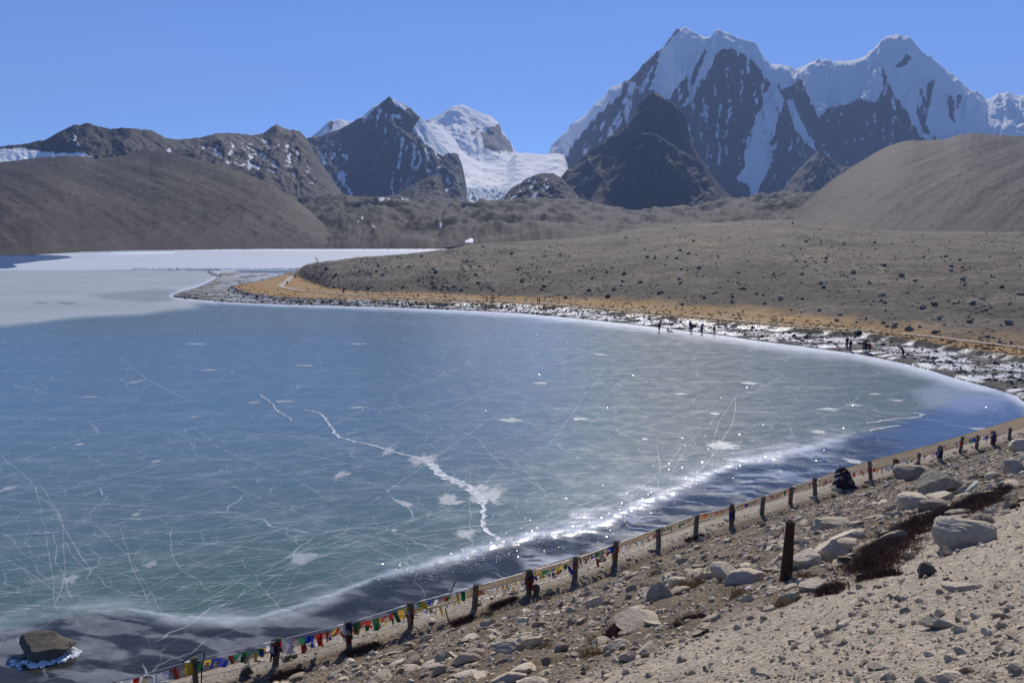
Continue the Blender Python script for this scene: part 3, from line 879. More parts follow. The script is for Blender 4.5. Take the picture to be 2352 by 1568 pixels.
# open water in the far left corner of the lake
m, nt, b = new_mat('open_water')
b.inputs['Base Color'].default_value = (0.02, 0.11, 0.28, 1)
b.inputs['Roughness'].default_value = 0.06
b.inputs['IOR'].default_value = 1.33
wv = obj_noise(nt, 0.4, 4, 0.6, (1, 2.2, 1))
bump(nt, b, wv, 1.0, 0.5)
M_water = m
pts = [(-330, 585), (-100, 584), (0, 584.5), (60, 584), (110, 585.5), (155, 588.0), (168, 591.2), (127, 596.6), (95, 599.2), (63, 603.2), (29, 607.3), (41, 613.5), (16, 616.6), (-60, 617.2), (-330, 617)]
wp = np.array([(*gp(*q), 0.006) for q in pts])
me = bpy.data.meshes.new('open_water')
me.from_pydata(wp.tolist(), [], [tuple(range(len(wp)))])
tag(add('open_water', me, M_water), 'strip of open blue water at the left end of the lake', kind='structure')

# ------------------------------------------------------------------ right bank: rocky shore, grass strip and stony hill
rows_sy = np.concatenate([np.arange(574, 640, 1.3), np.arange(640, 830, 0.9), np.arange(830, 1030, 2.2)])
cols_sx = np.linspace(250, 2560, 680)
SX, SY = np.meshgrid(cols_sx, rows_sy)
t_, e_ = fan(SX, SY)
HY = -EYE / e_
HX = t_ * HY
# keep the rows that carry the hill dense: extra far rows behind the lake-level sight line
far_rows = np.geomspace(HY.max() * 1.02, 1250, 16)[::-1]
HXf = t_[0][None, :] * far_rows[:, None]
HYf = np.repeat(far_rows[:, None], len(cols_sx), 1)
HX = np.vstack([HXf, HX])
HY = np.vstack([HYf, HY])
R, C = HX.shape
X, Y = HX.ravel(), HY.ravel()
sx, sy = to_s(X, Y, np.zeros_like(X))
gy = np.interp(sx, *np.array(sorted(GRASS_EDGE[:25])).T)       # lower edge of the grass
land_poly = ICE_EDGE + [(450, 621), (336, 619.8), (300, 620.4), (300, 618.4), (336, 617.6), (420, 617.2), (520, 617.4), (620, 617.6), (692, 616), (760, 590), (1060, 568), (3000, 560), (3000, 1010), (2420, 925), (2380, 945)]
din = polydist(sx, sy, land_poly, True, 1.0)
ins = inpoly(sx, sy, land_poly)
sd = np.where(ins, din, -din)                                   # survey units, fine as a soft mask
grass_poly = GRASS_EDGE[1:] + [(700, 612), (800, 596), (1060, 566), (3000, 556), (3000, 930), (2500, 850)]
gx_, gy_ = to_s(X, Y, np.full_like(X, 0.6))
dg = polydist(gx_, gy_, grass_poly, True)
gi = inpoly(gx_, gy_, grass_poly)
sg = np.where(gi, dg, -dg)
wob = 2.0 * fbm(X / 6, Y / 6, 4, 101)
z = np.where(ins, 0.05 + 0.05 * np.clip(sd, 0, 6), -0.6)
z = z + (ins) * 0.09 * fbm(X / 1.5, Y / 1.5, 4, 102)
lip = sstep(-1.0, 1.6, sg + wob)
z = z * (1 - lip) + lip * (0.95 + 0.10 * fbm(X / 3, Y / 3, 4, 103))
# hill
tt = X / Y
hb = np.array(HILL_BASE)
tb, eb = fan(hb[:, 0], hb[:, 1])
Yb = (1.0 - EYE) / eb
Ybase = np.interp(tt, tb, Yb)
hc = np.array(HILL_CREST)
tc_, ec_ = fan(hc[:, 0], hc[:, 1])
Yc = np.interp(hc[:, 0], [640, 703, 824, 965, 1160, 1455, 1737, 2050, 2352, 2560], [350, 338, 345, 365, 390, 430, 450, 460, 470, 480])
zc = EYE + ec_ * Yc
Ycr = np.interp(tt, tc_, Yc)
Zcr = np.interp(tt, tc_, zc)
nose = sstep(tc_[1], tc_[5], tt)
s_ = np.clip((Y - Ybase) / np.maximum(Ycr - Ybase, 12), 0, 1)
prof = (1 - (1 - s_) ** 1.9) * 0.72 + 0.28 * s_
hz = (Zcr - 1.0) * prof
hz = hz * (1 - 0.55 * sstep(Ycr, Ycr + 260, Y))
env = np.clip(4 * s_ * (1 - s_), 0, 1)
hz = hz + env * nose * (1.1 * fbm(X / 38, Y / 38, 4, 105) + 0.5 * fbm(X / 9, Y / 9, 4, 106))
hz = hz + sstep(0, 0.1, s_) * 0.35 * fbm(X / 3, Y / 3, 3, 107) * nose
lakebehind = sstep(tc_[12], tc_[11], tt) * sstep(Ycr + 8, Ycr + 70, Y)
hz = np.where(tt < tc_[0], 0, hz)
z = z + np.where(gi | (Y > Ybase), np.maximum(hz, 0) * sstep(tc_[0], tc_[1], tt), 0)
z = np.where(ins | (Y > Ybase * 1.02) & (tt > tc_[2]), z, np.minimum(z, -0.6))
z = z * (1 - lakebehind) - 1.2 * lakebehind
# colours of the ground (albedo)
colr = np.tile(np.array([0.088, 0.080, 0.072]), (len(X), 1))
icy = sstep(-0.06, 0.14, fbm(X / 7.0 + 0.1 * Y, Y / 3.0, 5, 110, 0.6) + 0.10 * fbm(X / 1.1, Y / 1.1, 2, 111) + 0.05 - 0.07 * sstep(1500, 2000, sx))
icy *= sstep(0.5, 2.0, sd) * (0.35 + 0.65 * sstep(440, 620, sx))
sand = sstep(0.1, 0.4, fbm(X / 11, Y / 5, 4, 112)) * sstep(1700, 2000, sx)
colr = mixv(colr, (0.12, 0.108, 0.095), sand * 0.8)
colr = mixv(colr, (0.46, 0.49, 0.54), icy * (1 - 0.75 * sand))
gf = sstep(2.0, 4.2, sg + wob)
lipdark = np.clip(lip - gf, 0, 1)
gcol = np.array([0.31, 0.178, 0.060])[None, :] * (1 + 0.5 * fbm(X / 4, Y / 4, 5, 113, 0.6)[:, None])
dry = sstep(0.0, 0.5, fbm(X / 16, Y / 16, 4, 114) + 0.25)
gcol = gcol * (1 - 0.55 * dry[:, None]) + np.array([0.32, 0.225, 0.12])[None, :] * 0.55 * dry[:, None]
colr = colr * (1 - gf[:, None]) + gcol * gf[:, None]
colr = mixv(colr, (0.03, 0.025, 0.018), lipdark)
hf = sstep(-0.02, 0.03, s_ - 0.01 + 0.03 * fbm(X / 9, Y / 9, 4, 115)) * (Y > Ybase * 0.95) * sstep(tc_[0], tc_[4], tt)
hcol = np.array([0.122, 0.105, 0.086])[None, :] * (1 + 0.25 * fbm(X / 14, Y / 14, 5, 116)[:, None])
tan_ = sstep(0.12, 0.45, fbm(X / 30, Y / 30, 4, 117))
hcol = hcol * (1 - 0.5 * tan_[:, None]) + np.array([0.24, 0.185, 0.125])[None, :] * 0.5 * tan_[:, None]
dk = sstep(0.0, 0.4, fbm(X / 22 + 9, Y / 22, 5, 118) + 0.35 * sstep(0.35, 0.08, s_))
hcol = hcol * (1 - 0.45 * dk[:, None]) * (1 + 0.35 * fbm(X / 2.6, Y / 2.6, 4, 119, 0.7)[:, None])
colr = colr * (1 - hf[:, None]) + hcol * hf[:, None]
# far strip of the spit
m, nt, b = new_mat('bank_ground')
ca = attr(nt, 'gcol', True)
f1 = obj_noise(nt, 1.2, 6, 0.65)
f2 = obj_noise(nt, 0.35, 6, 0.7)
c = mixc(nt, ramp(nt, f1, 0.3, 0.7), (0.55, 0.55, 0.55), (1.35, 1.35, 1.35))
c = mixc(nt, 1.0, ca, c, 'MULTIPLY')
f3 = obj_noise(nt, 0.55, 8, 0.78, (1, 0.55, 1))
f3r = mixc(nt, attr(nt, 'hillmask'), (1, 1, 1), mixc(nt, ramp(nt, f3, 0.38, 0.62), (0.50, 0.49, 0.48), (1.42, 1.40, 1.37)))
c = mixc(nt, 1.0, c, f3r, 'MULTIPLY')
L(nt, c, b.inputs['Base Color'])
b.inputs['Roughness'].default_value = 0.9
L(nt, ramp(nt, attr(nt, 'icy'), 0, 1, 0.92, 0.25), b.inputs['Roughness'])
b.inputs['Specular IOR Level'].default_value = 0.25
bump(nt, b, mathn(nt, 'ADD', f1, f2), 0.8, 0.35)
M_bank = m
P = np.stack([X, Y, z], -1)
Fq = grid_faces(R, C)
keep = (z[Fq] > -0.55).any(1)
used, Fq2 = drop_unused(P, Fq, keep)
me = mesh_np('shore', P[used], Fq2, {'gcol': np.clip(colr[used], 0, 1), 'icy': (icy * (1 - gf))[used], 'hillmask': hf[used]})
bank = tag(add('shore', me, M_bank), 'right bank with icy shore, orange grass strip and stony hill', kind='structure')
BANK = (HX, HY, z.reshape(R, C))

def bank_hit(sx_, sy_, lo=80, hi=600):
    """first point of the right bank on a sight line"""
    t, e = fan(sx_, sy_)
    # nearest column, walk from near to far
    j = int(np.argmin(np.abs(HX[-1] / HY[-1] - t)))
    ys, zs = HY[:, j][::-1], BANK[2][:, j][::-1]
    ray = EYE + e * ys
    k = np.where((zs >= ray) & (ys > lo))[0]
    if len(k) == 0:
        return None
    k = max(k[0], 1)
    a = (ray[k - 1] - zs[k - 1])
    bq = (ray[k] - zs[k])
    u = a / (a - bq + 1e-9)
    yy = ys[k - 1] + u * (ys[k] - ys[k - 1])
    return Vector((t * yy, yy, EYE + e * yy))

# worn trail through the grass
TRAIL = [(2480, 822), (2352, 801), (2215, 783.7), (2059, 766), (1903, 754.5), (1747, 742.8), (1591, 727), (1435, 713.5), (1238, 697), (1121, 691), (926, 684.6), (808.6, 677.5), (730, 671), (691, 668), (660, 663), (650, 660), (645, 657), (650, 652), (658, 648), (665, 640), (672, 633), (680, 628), (683, 624.5), (674, 622.5)]

def bank_z(x, y):
    t = x / y
    colt = HX[-1] / HY[-1]
    j = int(np.clip(np.searchsorted(colt, t), 1, len(colt) - 1))
    w = (t - colt[j - 1]) / (colt[j] - colt[j - 1])
    out = 0
    for jj, ww in ((j - 1, 1 - w), (j, w)):
        out += ww * np.interp(y, HY[::-1, jj], BANK[2][::-1, jj])
    return float(out)

# ------------------------------------------------------------------ near slope under the viewpoint
FA, FD = np.array([-10.9, 28.6]), np.array([0.816, 0.578])      # foot of the slope (fence line)
FN = np.array([0.578, -0.816])                                  # uphill, towards the viewpoint

POSTS = [(275, 1628), (450, 1577), (632, 1532), (802, 1487), (943, 1441), (1090, 1398), (1215, 1361), (1320, 1331), (1412, 1295), (1513, 1256), (1598, 1225), (1680, 1205), (1750, 1180), (1815, 1156), (1872, 1138),
         (1940, 1118), (2000, 1101), (2057, 1088), (2108, 1072), (2158, 1055), (2205, 1040), (2243, 1030), (2280, 1020), (2318, 1010)]
_pf = np.array([gp(q[0], q[1], 1.5) for q in POSTS])
_fn = (_pf[:, 0] - FA[0]) * FN[0] + (_pf[:, 1] - FA[1]) * FN[1]
_fm = (_pf[:, 0] - FA[0]) * FD[0] + (_pf[:, 1] - FA[1]) * FD[1]
_fn = np.convolve(np.pad(_fn, 2, 'edge'), np.ones(5) / 5, 'valid')

def slope_n(x, y):
    n = (x - FA[0]) * FN[0] + (y - FA[1]) * FN[1]
    mm = (x - FA[0]) * FD[0] + (y - FA[1]) * FD[1]
    return n - np.interp(mm, _fm, _fn) * np.clip(1 - (n - 4) / 12, 0, 1), mm

near_xy = np.array([gp(*q) for q in smooth_line(NEAR_SHORE, 4)])
near_n, near_m = slope_n(near_xy[:, 0], near_xy[:, 1])

def slope_base(x, y):
    n, mm = slope_n(x, y)
    sh = np.interp(mm, near_m, near_n)                          # shore offset (negative)
    up = np.maximum(n - 1.1, 0)
    z = 1.5 + 0.425 * up + 0.0020 * up ** 2
    z = np.where(n > 1.1, z, 1.5)
    k = np.clip((n - sh) / np.maximum(-1.25 - sh, 0.4), -1.5, 1)
    z = np.where(n < -1.25, -0.02 + 1.52 * k, z)
    z = np.where((n > -1.85) & (n < -0.65), z - 0.12 * np.clip(1 - np.abs(n + 1.25) / 0.6, 0, 1), z)
    return z, n, mm

def slope_z(x, y, micro=True):
    z, n, mm = slope_base(x, y)
    if micro:
        up = sstep(0.8, 4, n)
        road = sstep(21.0, 22.6, n + 0.7 * fbm(mm / 4, n / 4, 3, 130))
        rough = up * (1 - 0.72 * road)
        z = z + rough * (0.26 * fbm(x / 3.2, y / 3.2, 3, 131) + 0.13 * ridged(x / 1.1, y / 1.1, 3, 132) + 0.05 * fbm(x / 0.35, y / 0.35, 3, 133))
        z = z + 0.04 * fbm(x / 0.7, y / 0.7, 3, 134) + 0.012 * fbm(x / 0.12, y / 0.12, 2, 135)
    return z

rows_y = np.geomspace(2.8, 86, 440)
tcol = np.linspace(-0.68, 0.76, 600)
T, Yg = np.meshgrid(tcol, rows_y)
X, Y = (T * Yg).ravel(), Yg.ravel()
z0, n, mm = slope_base(X, Y)
z = slope_z(X, Y)
sh = np.interp(mm, near_m, near_n)
R, C = T.shape
colr = np.tile(np.array([0.165, 0.132, 0.094]), (len(X), 1))
colr = colr * (1 + 0.28 * fbm(X / 2.5, Y / 2.5, 5, 140, 0.6)[:, None])
red = sstep(0.1, 0.5, fbm(X / 5, Y / 5, 4, 141))
colr = mixv(colr, (0.105, 0.075, 0.052), red * 0.55)
tanm = sstep(0.1, 0.5, fbm(X / 1.6 + 7, Y / 1.6, 4, 142)) * sstep(22, 17, n)
colr = mixv(colr, (0.30, 0.225, 0.12), tanm * 0.45)
road = sstep(21.0, 22.6, n + 0.7 * fbm(mm / 4, n / 4, 3, 130))
rc = np.array([0.375, 0.328, 0.262])[None, :] * (1 + 0.16 * fbm(X / 2.2, Y / 2.2, 3, 147)[:, None]) * (1 + 0.26 * fbm(X / 0.8, Y / 0.8, 5, 143, 0.65)[:, None])
colr = colr * (1 - road[:, None]) + rc * road[:, None]
pth = sstep(-1.5, -1.1, n + 0.25 * fbm(mm / 2, n, 3, 144)) * sstep(0.4, -0.2, n)
colr = mixv(colr, (0.36, 0.325, 0.265), pth * 0.85)
gr = sstep(-1.1, -1.5, n + 0.3 * fbm(mm / 1.5, n, 3, 145)) * sstep(0.0, 0.8, n - sh)
gr = gr * sstep(-0.25, 0.25, fbm(mm / 1.7, n / 0.8, 3, 146))
colr = mixv(colr, (0.24, 0.175, 0.095), gr * 0.7)
wet = sstep(0.5, -0.2, n - sh)
colr = mixv(colr, (0.05, 0.047, 0.045), wet)
m, nt, b = new_mat('slope_ground')
ca = attr(nt, 'gcol', True)
f1 = obj_noise(nt, 9.0, 7, 0.68)
f2 = obj_noise(nt, 42.0, 5, 0.6)
f3 = obj_noise(nt, 2.2, 5, 0.6)
tcx = N(nt, 'ShaderNodeTexCoord')
vo = N(nt, 'ShaderNodeTexVoronoi', Scale=16.0)
L(nt, tcx.outputs['Object'], vo.inputs['Vector'])
c = mixc(nt, ramp(nt, f1, 0.28, 0.72), (0.62, 0.60, 0.57), (1.3, 1.3, 1.3))
c = mixc(nt, 1.0, ca, c, 'MULTIPLY')
c2 = mixc(nt, ramp(nt, vo.outputs['Color'], 0.1, 0.9), (0.72, 0.71, 0.70), (1.22, 1.2, 1.16))
c = mixc(nt, 1.0, c, c2, 'MULTIPLY')
L(nt, c, b.inputs['Base Color'])
b.inputs['Roughness'].default_value = 0.92
b.inputs['Specular IOR Level'].default_value = 0.2
h = mathn(nt, 'ADD', mathn(nt, 'MULTIPLY', f1, 1.0), mathn(nt, 'MULTIPLY', f2, 0.35))
h = mathn(nt, 'ADD', h, mathn(nt, 'MULTIPLY', vo.outputs['Distance'], -0.5))
bump(nt, b, h, 0.9, 0.05)
wvn = N(nt, 'ShaderNodeTexWave', Scale=7.0, Distortion=3.5, Detail=2.0)
wvn.bands_direction = 'DIAGONAL'
L(nt, tcx.outputs['Object'], wvn.inputs['Vector'])
tread = mathn(nt, 'MULTIPLY', wvn.outputs['Fac'], mathn(nt, 'MULTIPLY', attr(nt, 'road'), ramp(nt, obj_noise(nt, 0.55, 3), 0.50, 0.62)))
bump(nt, b, mathn(nt, 'ADD', h, mathn(nt, 'MULTIPLY', tread, 0.10)), 0.9, 0.05)
M_slope = m
P = np.stack([X, Y, z], -1)
Fq = grid_faces(R, C)
nn = (n - sh)
keep = (nn[Fq] > -2.0).all(1) & ((X / Y)[Fq] < 0.79).all(1)
used, Fq2 = drop_unused(P, Fq, keep)
me = mesh_np('slope', P[used], Fq2, {'gcol': np.clip(colr[used], 0, 1), 'road': road[used]})
slope = tag(add('slope', me, M_slope), 'stony brown slope with a dirt track falling to the lake', kind='structure')

def slope_hit(sx_, sy_, micro=True):
    t, e = fan(sx_, sy_)
    ys = np.geomspace(2.2, 92, 4000)
    zs = slope_z(t * ys, ys, micro)
    ray = EYE + e * ys
    k = np.where(zs >= ray)[0]
    if len(k) == 0:
        return None
    yy = ys[k[0]]
    return Vector((t * yy, yy, float(zs[k[0]])))
# ------------------------------------------------------------------ stones
def ico(sub):
    bm = bmesh.new()
    bmesh.ops.create_icosphere(bm, subdivisions=sub, radius=1.0)
    V = np.array([v.co[:] for v in bm.verts])
    F = np.array([[v.index for v in f.verts] for f in bm.faces])
    bm.free()
    return V, F
ICO = {k: ico(k + 1) for k in (0, 1, 2, 3)}

def rock_shape(seed, sub=2, planes=9, flat=0.6, rough=0.06):
    r = np.random.default_rng(seed)
    V, F = ICO[sub]
    V = V * np.array([1.0, r.uniform(0.65, 0.95), flat])
    for _ in range(planes):
        d = r.normal(size=3)
        d /= np.linalg.norm(d)
        h = r.uniform(0.30, 0.66) * np.sqrt((d * d * np.array([1, 0.7, flat * flat])).sum())
        dist = V @ d - h
        V = V - np.clip(dist, 0, None)[:, None] * d * 0.96
    V = V * (1 + rough * (noise(V[:, 0] * 2.3 + seed, V[:, 1] * 2.3 + V[:, 2] * 1.7, seed % 50) + 0.6 * noise(V[:, 0] * 6 + seed, V[:, 1] * 6 + V[:, 2] * 5, seed % 37)))[:, None]
    lo, hi = V.min(0), V.max(0)
    V = (V - (lo + hi) / 2) / (hi - lo).max()
    return V, F

def block_shape(seed):
    r = np.random.default_rng(seed)
    V, F = ICO[3]
    V = np.sign(V) * np.abs(V) ** 0.55
    for _ in range(7):
        d = r.normal(size=3)
        d /= np.linalg.norm(d)
        dist = V @ d - r.uniform(0.80, 1.05)
        V = V - np.clip(dist, 0, None)[:, None] * d * 0.9
    V = V + 0.05 * noise(V[:, 0] * 2.1 + seed, V[:, 1] * 2.1 + V[:, 2] * 1.7, 5)[:, None] * V
    lo, hi = V.min(0), V.max(0)
    return (V - (lo + hi) / 2) / (hi - lo).max(), F

def stone_mat(name, lo, hi, scale, stain=(0.10, 0.075, 0.05)):
    m, nt, b = new_mat(name)
    oi = N(nt, 'ShaderNodeObjectInfo')
    ge = N(nt, 'ShaderNodeNewGeometry')
    rnd = mathn(nt, 'FRACT', mathn(nt, 'ADD', oi.outputs['Random'], ge.outputs['Random Per Island']), 0)
    c = mixc(nt, rnd, lo, hi)
    f = obj_noise(nt, scale, 7, 0.68)
    f2 = obj_noise(nt, scale * 0.28, 4, 0.6)
    c = mixc(nt, ramp(nt, f2, 0.52, 0.75, 0, 0.6), c, stain)
    c = mixc(nt, 1.0, c, mixc(nt, ramp(nt, f, 0.3, 0.7), (0.72, 0.72, 0.72), (1.22, 1.22, 1.22)), 'MULTIPLY')
    L(nt, c, b.inputs['Base Color'])
    b.inputs['Roughness'].default_value = 0.88
    b.inputs['Specular IOR Level'].default_value = 0.25
    sp_ = obj_noise(nt, scale * 5, 4, 0.7)
    c = mixc(nt, ramp(nt, sp_, 0.60, 0.70, 0, 0.55), c, tuple(q * 0.7 for q in stain))
    L(nt, c, b.inputs['Base Color'])
    bump(nt, b, f, 0.9, 0.35 / scale)
    return m

M_stone = stone_mat('pale_stone', (0.27, 0.222, 0.165), (0.64, 0.545, 0.405), 9.0)
M_hillstone = stone_mat('hill_stone', (0.12, 0.10, 0.078), (0.32, 0.272, 0.21), 2.0)
M_shorestone = stone_mat('shore_stone', (0.055, 0.050, 0.045), (0.14, 0.125, 0.11), 4.0)
M_boulder = stone_mat('boulder_stone', (0.47, 0.41, 0.30), (0.52, 0.45, 0.34), 5.0, (0.26, 0.20, 0.13))

def slope_frame(x, y):
    e = 0.6
    zx = (slope_base(np.array([x + e]), np.array([y]))[0] - slope_base(np.array([x - e]), np.array([y]))[0])[0] / (2 * e)
    zy = (slope_base(np.array([x]), np.array([y + e]))[0] - slope_base(np.array([x]), np.array([y - e]))[0])[0] / (2 * e)
    return Vector((-zx, -zy, 1)).normalized()

def merge_stones(name, items, mat, kind='stuff', label=None):
    """items: (x, y, z, size, normal, seed, sub) joined into one loose mass"""
    lib = {}
    Vs, Fs, n = [], [], 0
    for (x, y, z, s, nrm, seed, sub) in items:
        key = (seed % 12, sub)
        if key not in lib:
            lib[key] = rock_shape(300 + key[0], sub, 6, 0.62 if key[0] % 2 else 0.45)
        V, F = lib[key]
        r = np.random.default_rng(seed)
        M = (Vector((0, 0, 1)).rotation_difference(Vector(nrm)).to_matrix() @ Matrix.Rotation(r.uniform(-0.45, 0.45), 3, 'X') @ Matrix.Rotation(r.uniform(0, 6.28), 3, 'Z'))
        W = (V * s) @ np.array(M).T + np.array([x, y, z])
        Vs.append(W)
        Fs.append(F + n)
        n += len(V)
    me = mesh_np(name, np.vstack(Vs), np.vstack(Fs), smooth=False)
    o = add(name, me, mat)
    return tag(o, label, kind=kind)

def project_ok(x, y, z, m=0):
    px, py = to_s(x, y, z)
    return -m < px < 2352 + m and -m < py < 1568 + m

RANK = ['nearest', 'second nearest', 'third nearest', 'fourth nearest', 'fifth nearest', 'sixth nearest', 'seventh nearest', 'eighth nearest', 'ninth nearest', 'tenth nearest', 'eleventh nearest', 'twelfth nearest',
        'thirteenth nearest', 'fourteenth nearest', 'fifteenth nearest', 'sixteenth nearest', 'seventeenth nearest', 'eighteenth nearest', 'nineteenth nearest', 'twentieth nearest']
RANK += ['%s nearest' % w for w in ('twenty-first', 'twenty-second', 'twenty-third', 'twenty-fourth', 'twenty-fifth', 'twenty-sixth', 'twenty-seventh', 'twenty-eighth', 'twenty-ninth', 'thirtieth', 'thirty-first', 'thirty-second', 'thirty-third', 'thirty-fourth', 'thirty-fifth', 'thirty-sixth', 'thirty-seventh', 'thirty-eighth', 'thirty-ninth', 'fortieth')]
def relate(objs, marks, noun, ky=1.6):
    """label each thing by its rank of distance on one side of the closest landmark"""
    buckets = {}
    for o in objs:
        px, py = to_s(o.location.x, o.location.y, o.location.z)
        best = min(marks, key=lambda m_: math.hypot(px - m_[1], (py - m_[2]) * ky))
        dx, dy = px - best[1], (py - best[2]) * ky
        side = ('right of' if dx > 0 else 'left of') if abs(dx) > abs(dy) else ('below' if dy > 0 else 'above')
        buckets.setdefault((best[0], side), []).append((math.hypot(dx, dy), o))
    for (mk, side), lst in buckets.items():
        lst.sort(key=lambda q: q[0])
        for i, (_, o) in enumerate(lst):
            o['label'] = '%s %s %s %s' % (RANK[min(i, len(RANK) - 1)], noun, side, mk)
MARKS = [('the iron post', 1804, 1330), ('the cream boulder', 2213, 1240), ('the yellow cloth', 2040, 1272), ('the long dark shrub', 2120, 1215), ('the pale greenish plank', 2230, 1124), ('the tall cloth heap', 1940, 1110),
         ('the white plates', 1735, 1358), ('the plastic litter', 1705, 1408), ('the tilted pale slab', 1518, 1375), ('the bare bedrock slab', 1462, 1440), ('the yellowish flat stone', 1497, 1436), ('the twin-topped grey boulder', 1168, 1510),
         ('the brown upright boulder', 1196, 1480), ('the cloth-wrapped round post bundle', 1215, 1360), ('the crooked stake', 1026, 1420), ('the round grey path boulder', 568, 1545), ('the bent iron rod', 450, 1560),
         ('the big tan grass tuft', 1514, 1322), ('the reddish shrub at the track edge', 1586, 1434), ('the shadowed outcrop', 2160, 1125), ('the whale-backed boulder', 2172, 1152), ('the sunken weathered slab', 2158, 1440),
         ('the round stone near the track corner', 2280, 1505), ('the embedded pale slab', 2216, 1358), ('the jagged dark clod', 2128, 1322), ('the pale rounded boulder at the picture edge', 2338, 1085), ('the bedrock hump', 2110, 1098),
         ('the small dark shrub at the lower picture edge', 660, 1552), ('the dark shrub below the hollow-topped post', 834, 1495), ('the brown shrub beside the bare post', 1160, 1386), ('the dark tufty shrub among small stones', 1130, 1528)]

# --- named boulders on the slope: label, name, bearing, base, width, height, seed, material
BOULDERS = [
    ('big cream flat-topped boulder beside the dark low shrub', 'boulder', 2213, 1258, 128, 62, 11, M_boulder, 0.7),
    ('small grey stone perched on the back of the cream boulder', 'stone', 2258, 1210, 46, 28, 12, M_stone, 0.8),
    ('rounded dark-faced boulder right beside the iron post', 'boulder', 1850, 1320, 76, 56, 13, M_stone, 0.9),
    ('broad pale-topped boulder behind the dark-faced one near the iron post', 'boulder', 1905, 1300, 92, 58, 14, M_stone, 0.8),
    ('pale rounded slab leaning behind the broad boulder near the iron post', 'boulder', 1948, 1258, 88, 42, 15, M_stone, 0.8),
    ('grey block with a shaded hollow face upslope of the iron post', 'boulder', 1912, 1226, 78, 34, 16, M_stone, 0.8),
    ('round pale stone left of the broad boulder', 'stone', 1848, 1262, 26, 22, 17, M_stone, 0.9),
    ('round pale cobble left of the iron post', 'stone', 1709, 1322, 33, 26, 18, M_stone, 0.9),
    ('long tilted pale slab among the stones in the middle of the slope', 'boulder', 1518, 1388, 66, 46, 19, M_stone, 0.6),
    ('upright angular pale block behind the tilted slab', 'boulder', 1556, 1352, 40, 26, 20, M_stone, 0.7),
    ('dark overhung boulder left of the iron post', 'boulder', 1668, 1338, 74, 42, 21, M_stone, 0.8),
    ('large flat pale slab lying below the white papers', 'boulder', 1715, 1352, 100, 40, 22, M_boulder, 0.8),
    ('yellowish flat stone low in the middle of the slope', 'stone', 1497, 1441, 44, 12, 23, M_boulder, 0.6),
    ('long pale bedrock slab above the gravel track edge', 'boulder', 1462, 1448, 100, 28, 24, M_stone, 0.8),
    ('brown upright boulder in the lower left of the stony slope', 'boulder', 1196, 1492, 56, 34, 25, M_stone, 0.8),
    ('pale grey twin-topped boulder near the lower picture edge', 'boulder', 1168, 1522, 80, 42, 26, M_stone, 0.7),
    ('round grey boulder standing on the path by the fence', 'boulder', 568, 1552, 29, 26, 27, M_shorestone, 0.9),
    ('small upright dark stone next to a wrapped fence post', 'stone', 1232, 1367, 16, 24, 28, M_shorestone, 0.7),
    ('dark angular outcrop with a deep shadowed notch on the far slope', 'boulder', 2160, 1140, 96, 56, 29, M_stone, 0.9),
    ('flat-topped grey block left of the outcrop', 'boulder', 2098, 1178, 70, 42, 30, M_stone, 0.8),
    ('low grey ledge stone in front of the flat-topped block', 'boulder', 2152, 1180, 82, 30, 31, M_stone, 0.7),
    ('pale whale-backed boulder below the outcrop', 'boulder', 2172, 1160, 90, 26, 32, M_stone, 0.7),
    ('large pale rounded boulder at the right picture edge', 'boulder', 2338, 1092, 60, 34, 33, M_stone, 0.8),
    ('long white-topped slab high at the right picture edge', 'boulder', 2345, 1042, 54, 34, 34, M_stone, 0.8),
    ('rough grey bedrock hump below the far fence posts', 'boulder', 2110, 1106, 110, 36, 35, M_stone, 0.9),
    ('dark grey stone with a pointed top near the right edge', 'stone', 2280, 1105, 34, 20, 36, M_stone, 0.8),
    ('small round dark stone in front of the cream boulder', 'stone', 2171, 1278, 29, 22, 37, M_stone, 0.9),
    ('small dark-faced stone beside the yellow cloth', 'stone', 2088, 1286, 25, 20, 38, M_stone, 0.9),
    ('dark jagged earth clod below the yellow cloth', 'stone', 2128, 1328, 40, 34, 39, M_shorestone, 0.8),
    ('angular grey stone at the foot of the iron post', 'stone', 1776, 1375, 34, 22, 40, M_stone, 0.9),
    ('embedded pale slab in the gravel track', 'stone', 2216, 1362, 98, 18, 41, M_stone, 0.5),
    ('weathered flat slab sunk in the gravel at lower right', 'stone', 2158, 1448, 92, 30, 42, M_stone, 0.5),
    ('small round grey stone on the gravel near the right edge', 'stone', 2280, 1512, 22, 18, 43, M_stone, 0.9),
    ('pale block cut off by the lower picture edge', 'stone', 2180, 1574, 54, 28, 44, M_stone, 0.8),
    ('brown stone resting on the gravel near the lower edge', 'stone', 1745, 1556, 26, 14, 45, M_stone, 0.8),
]
taken = []
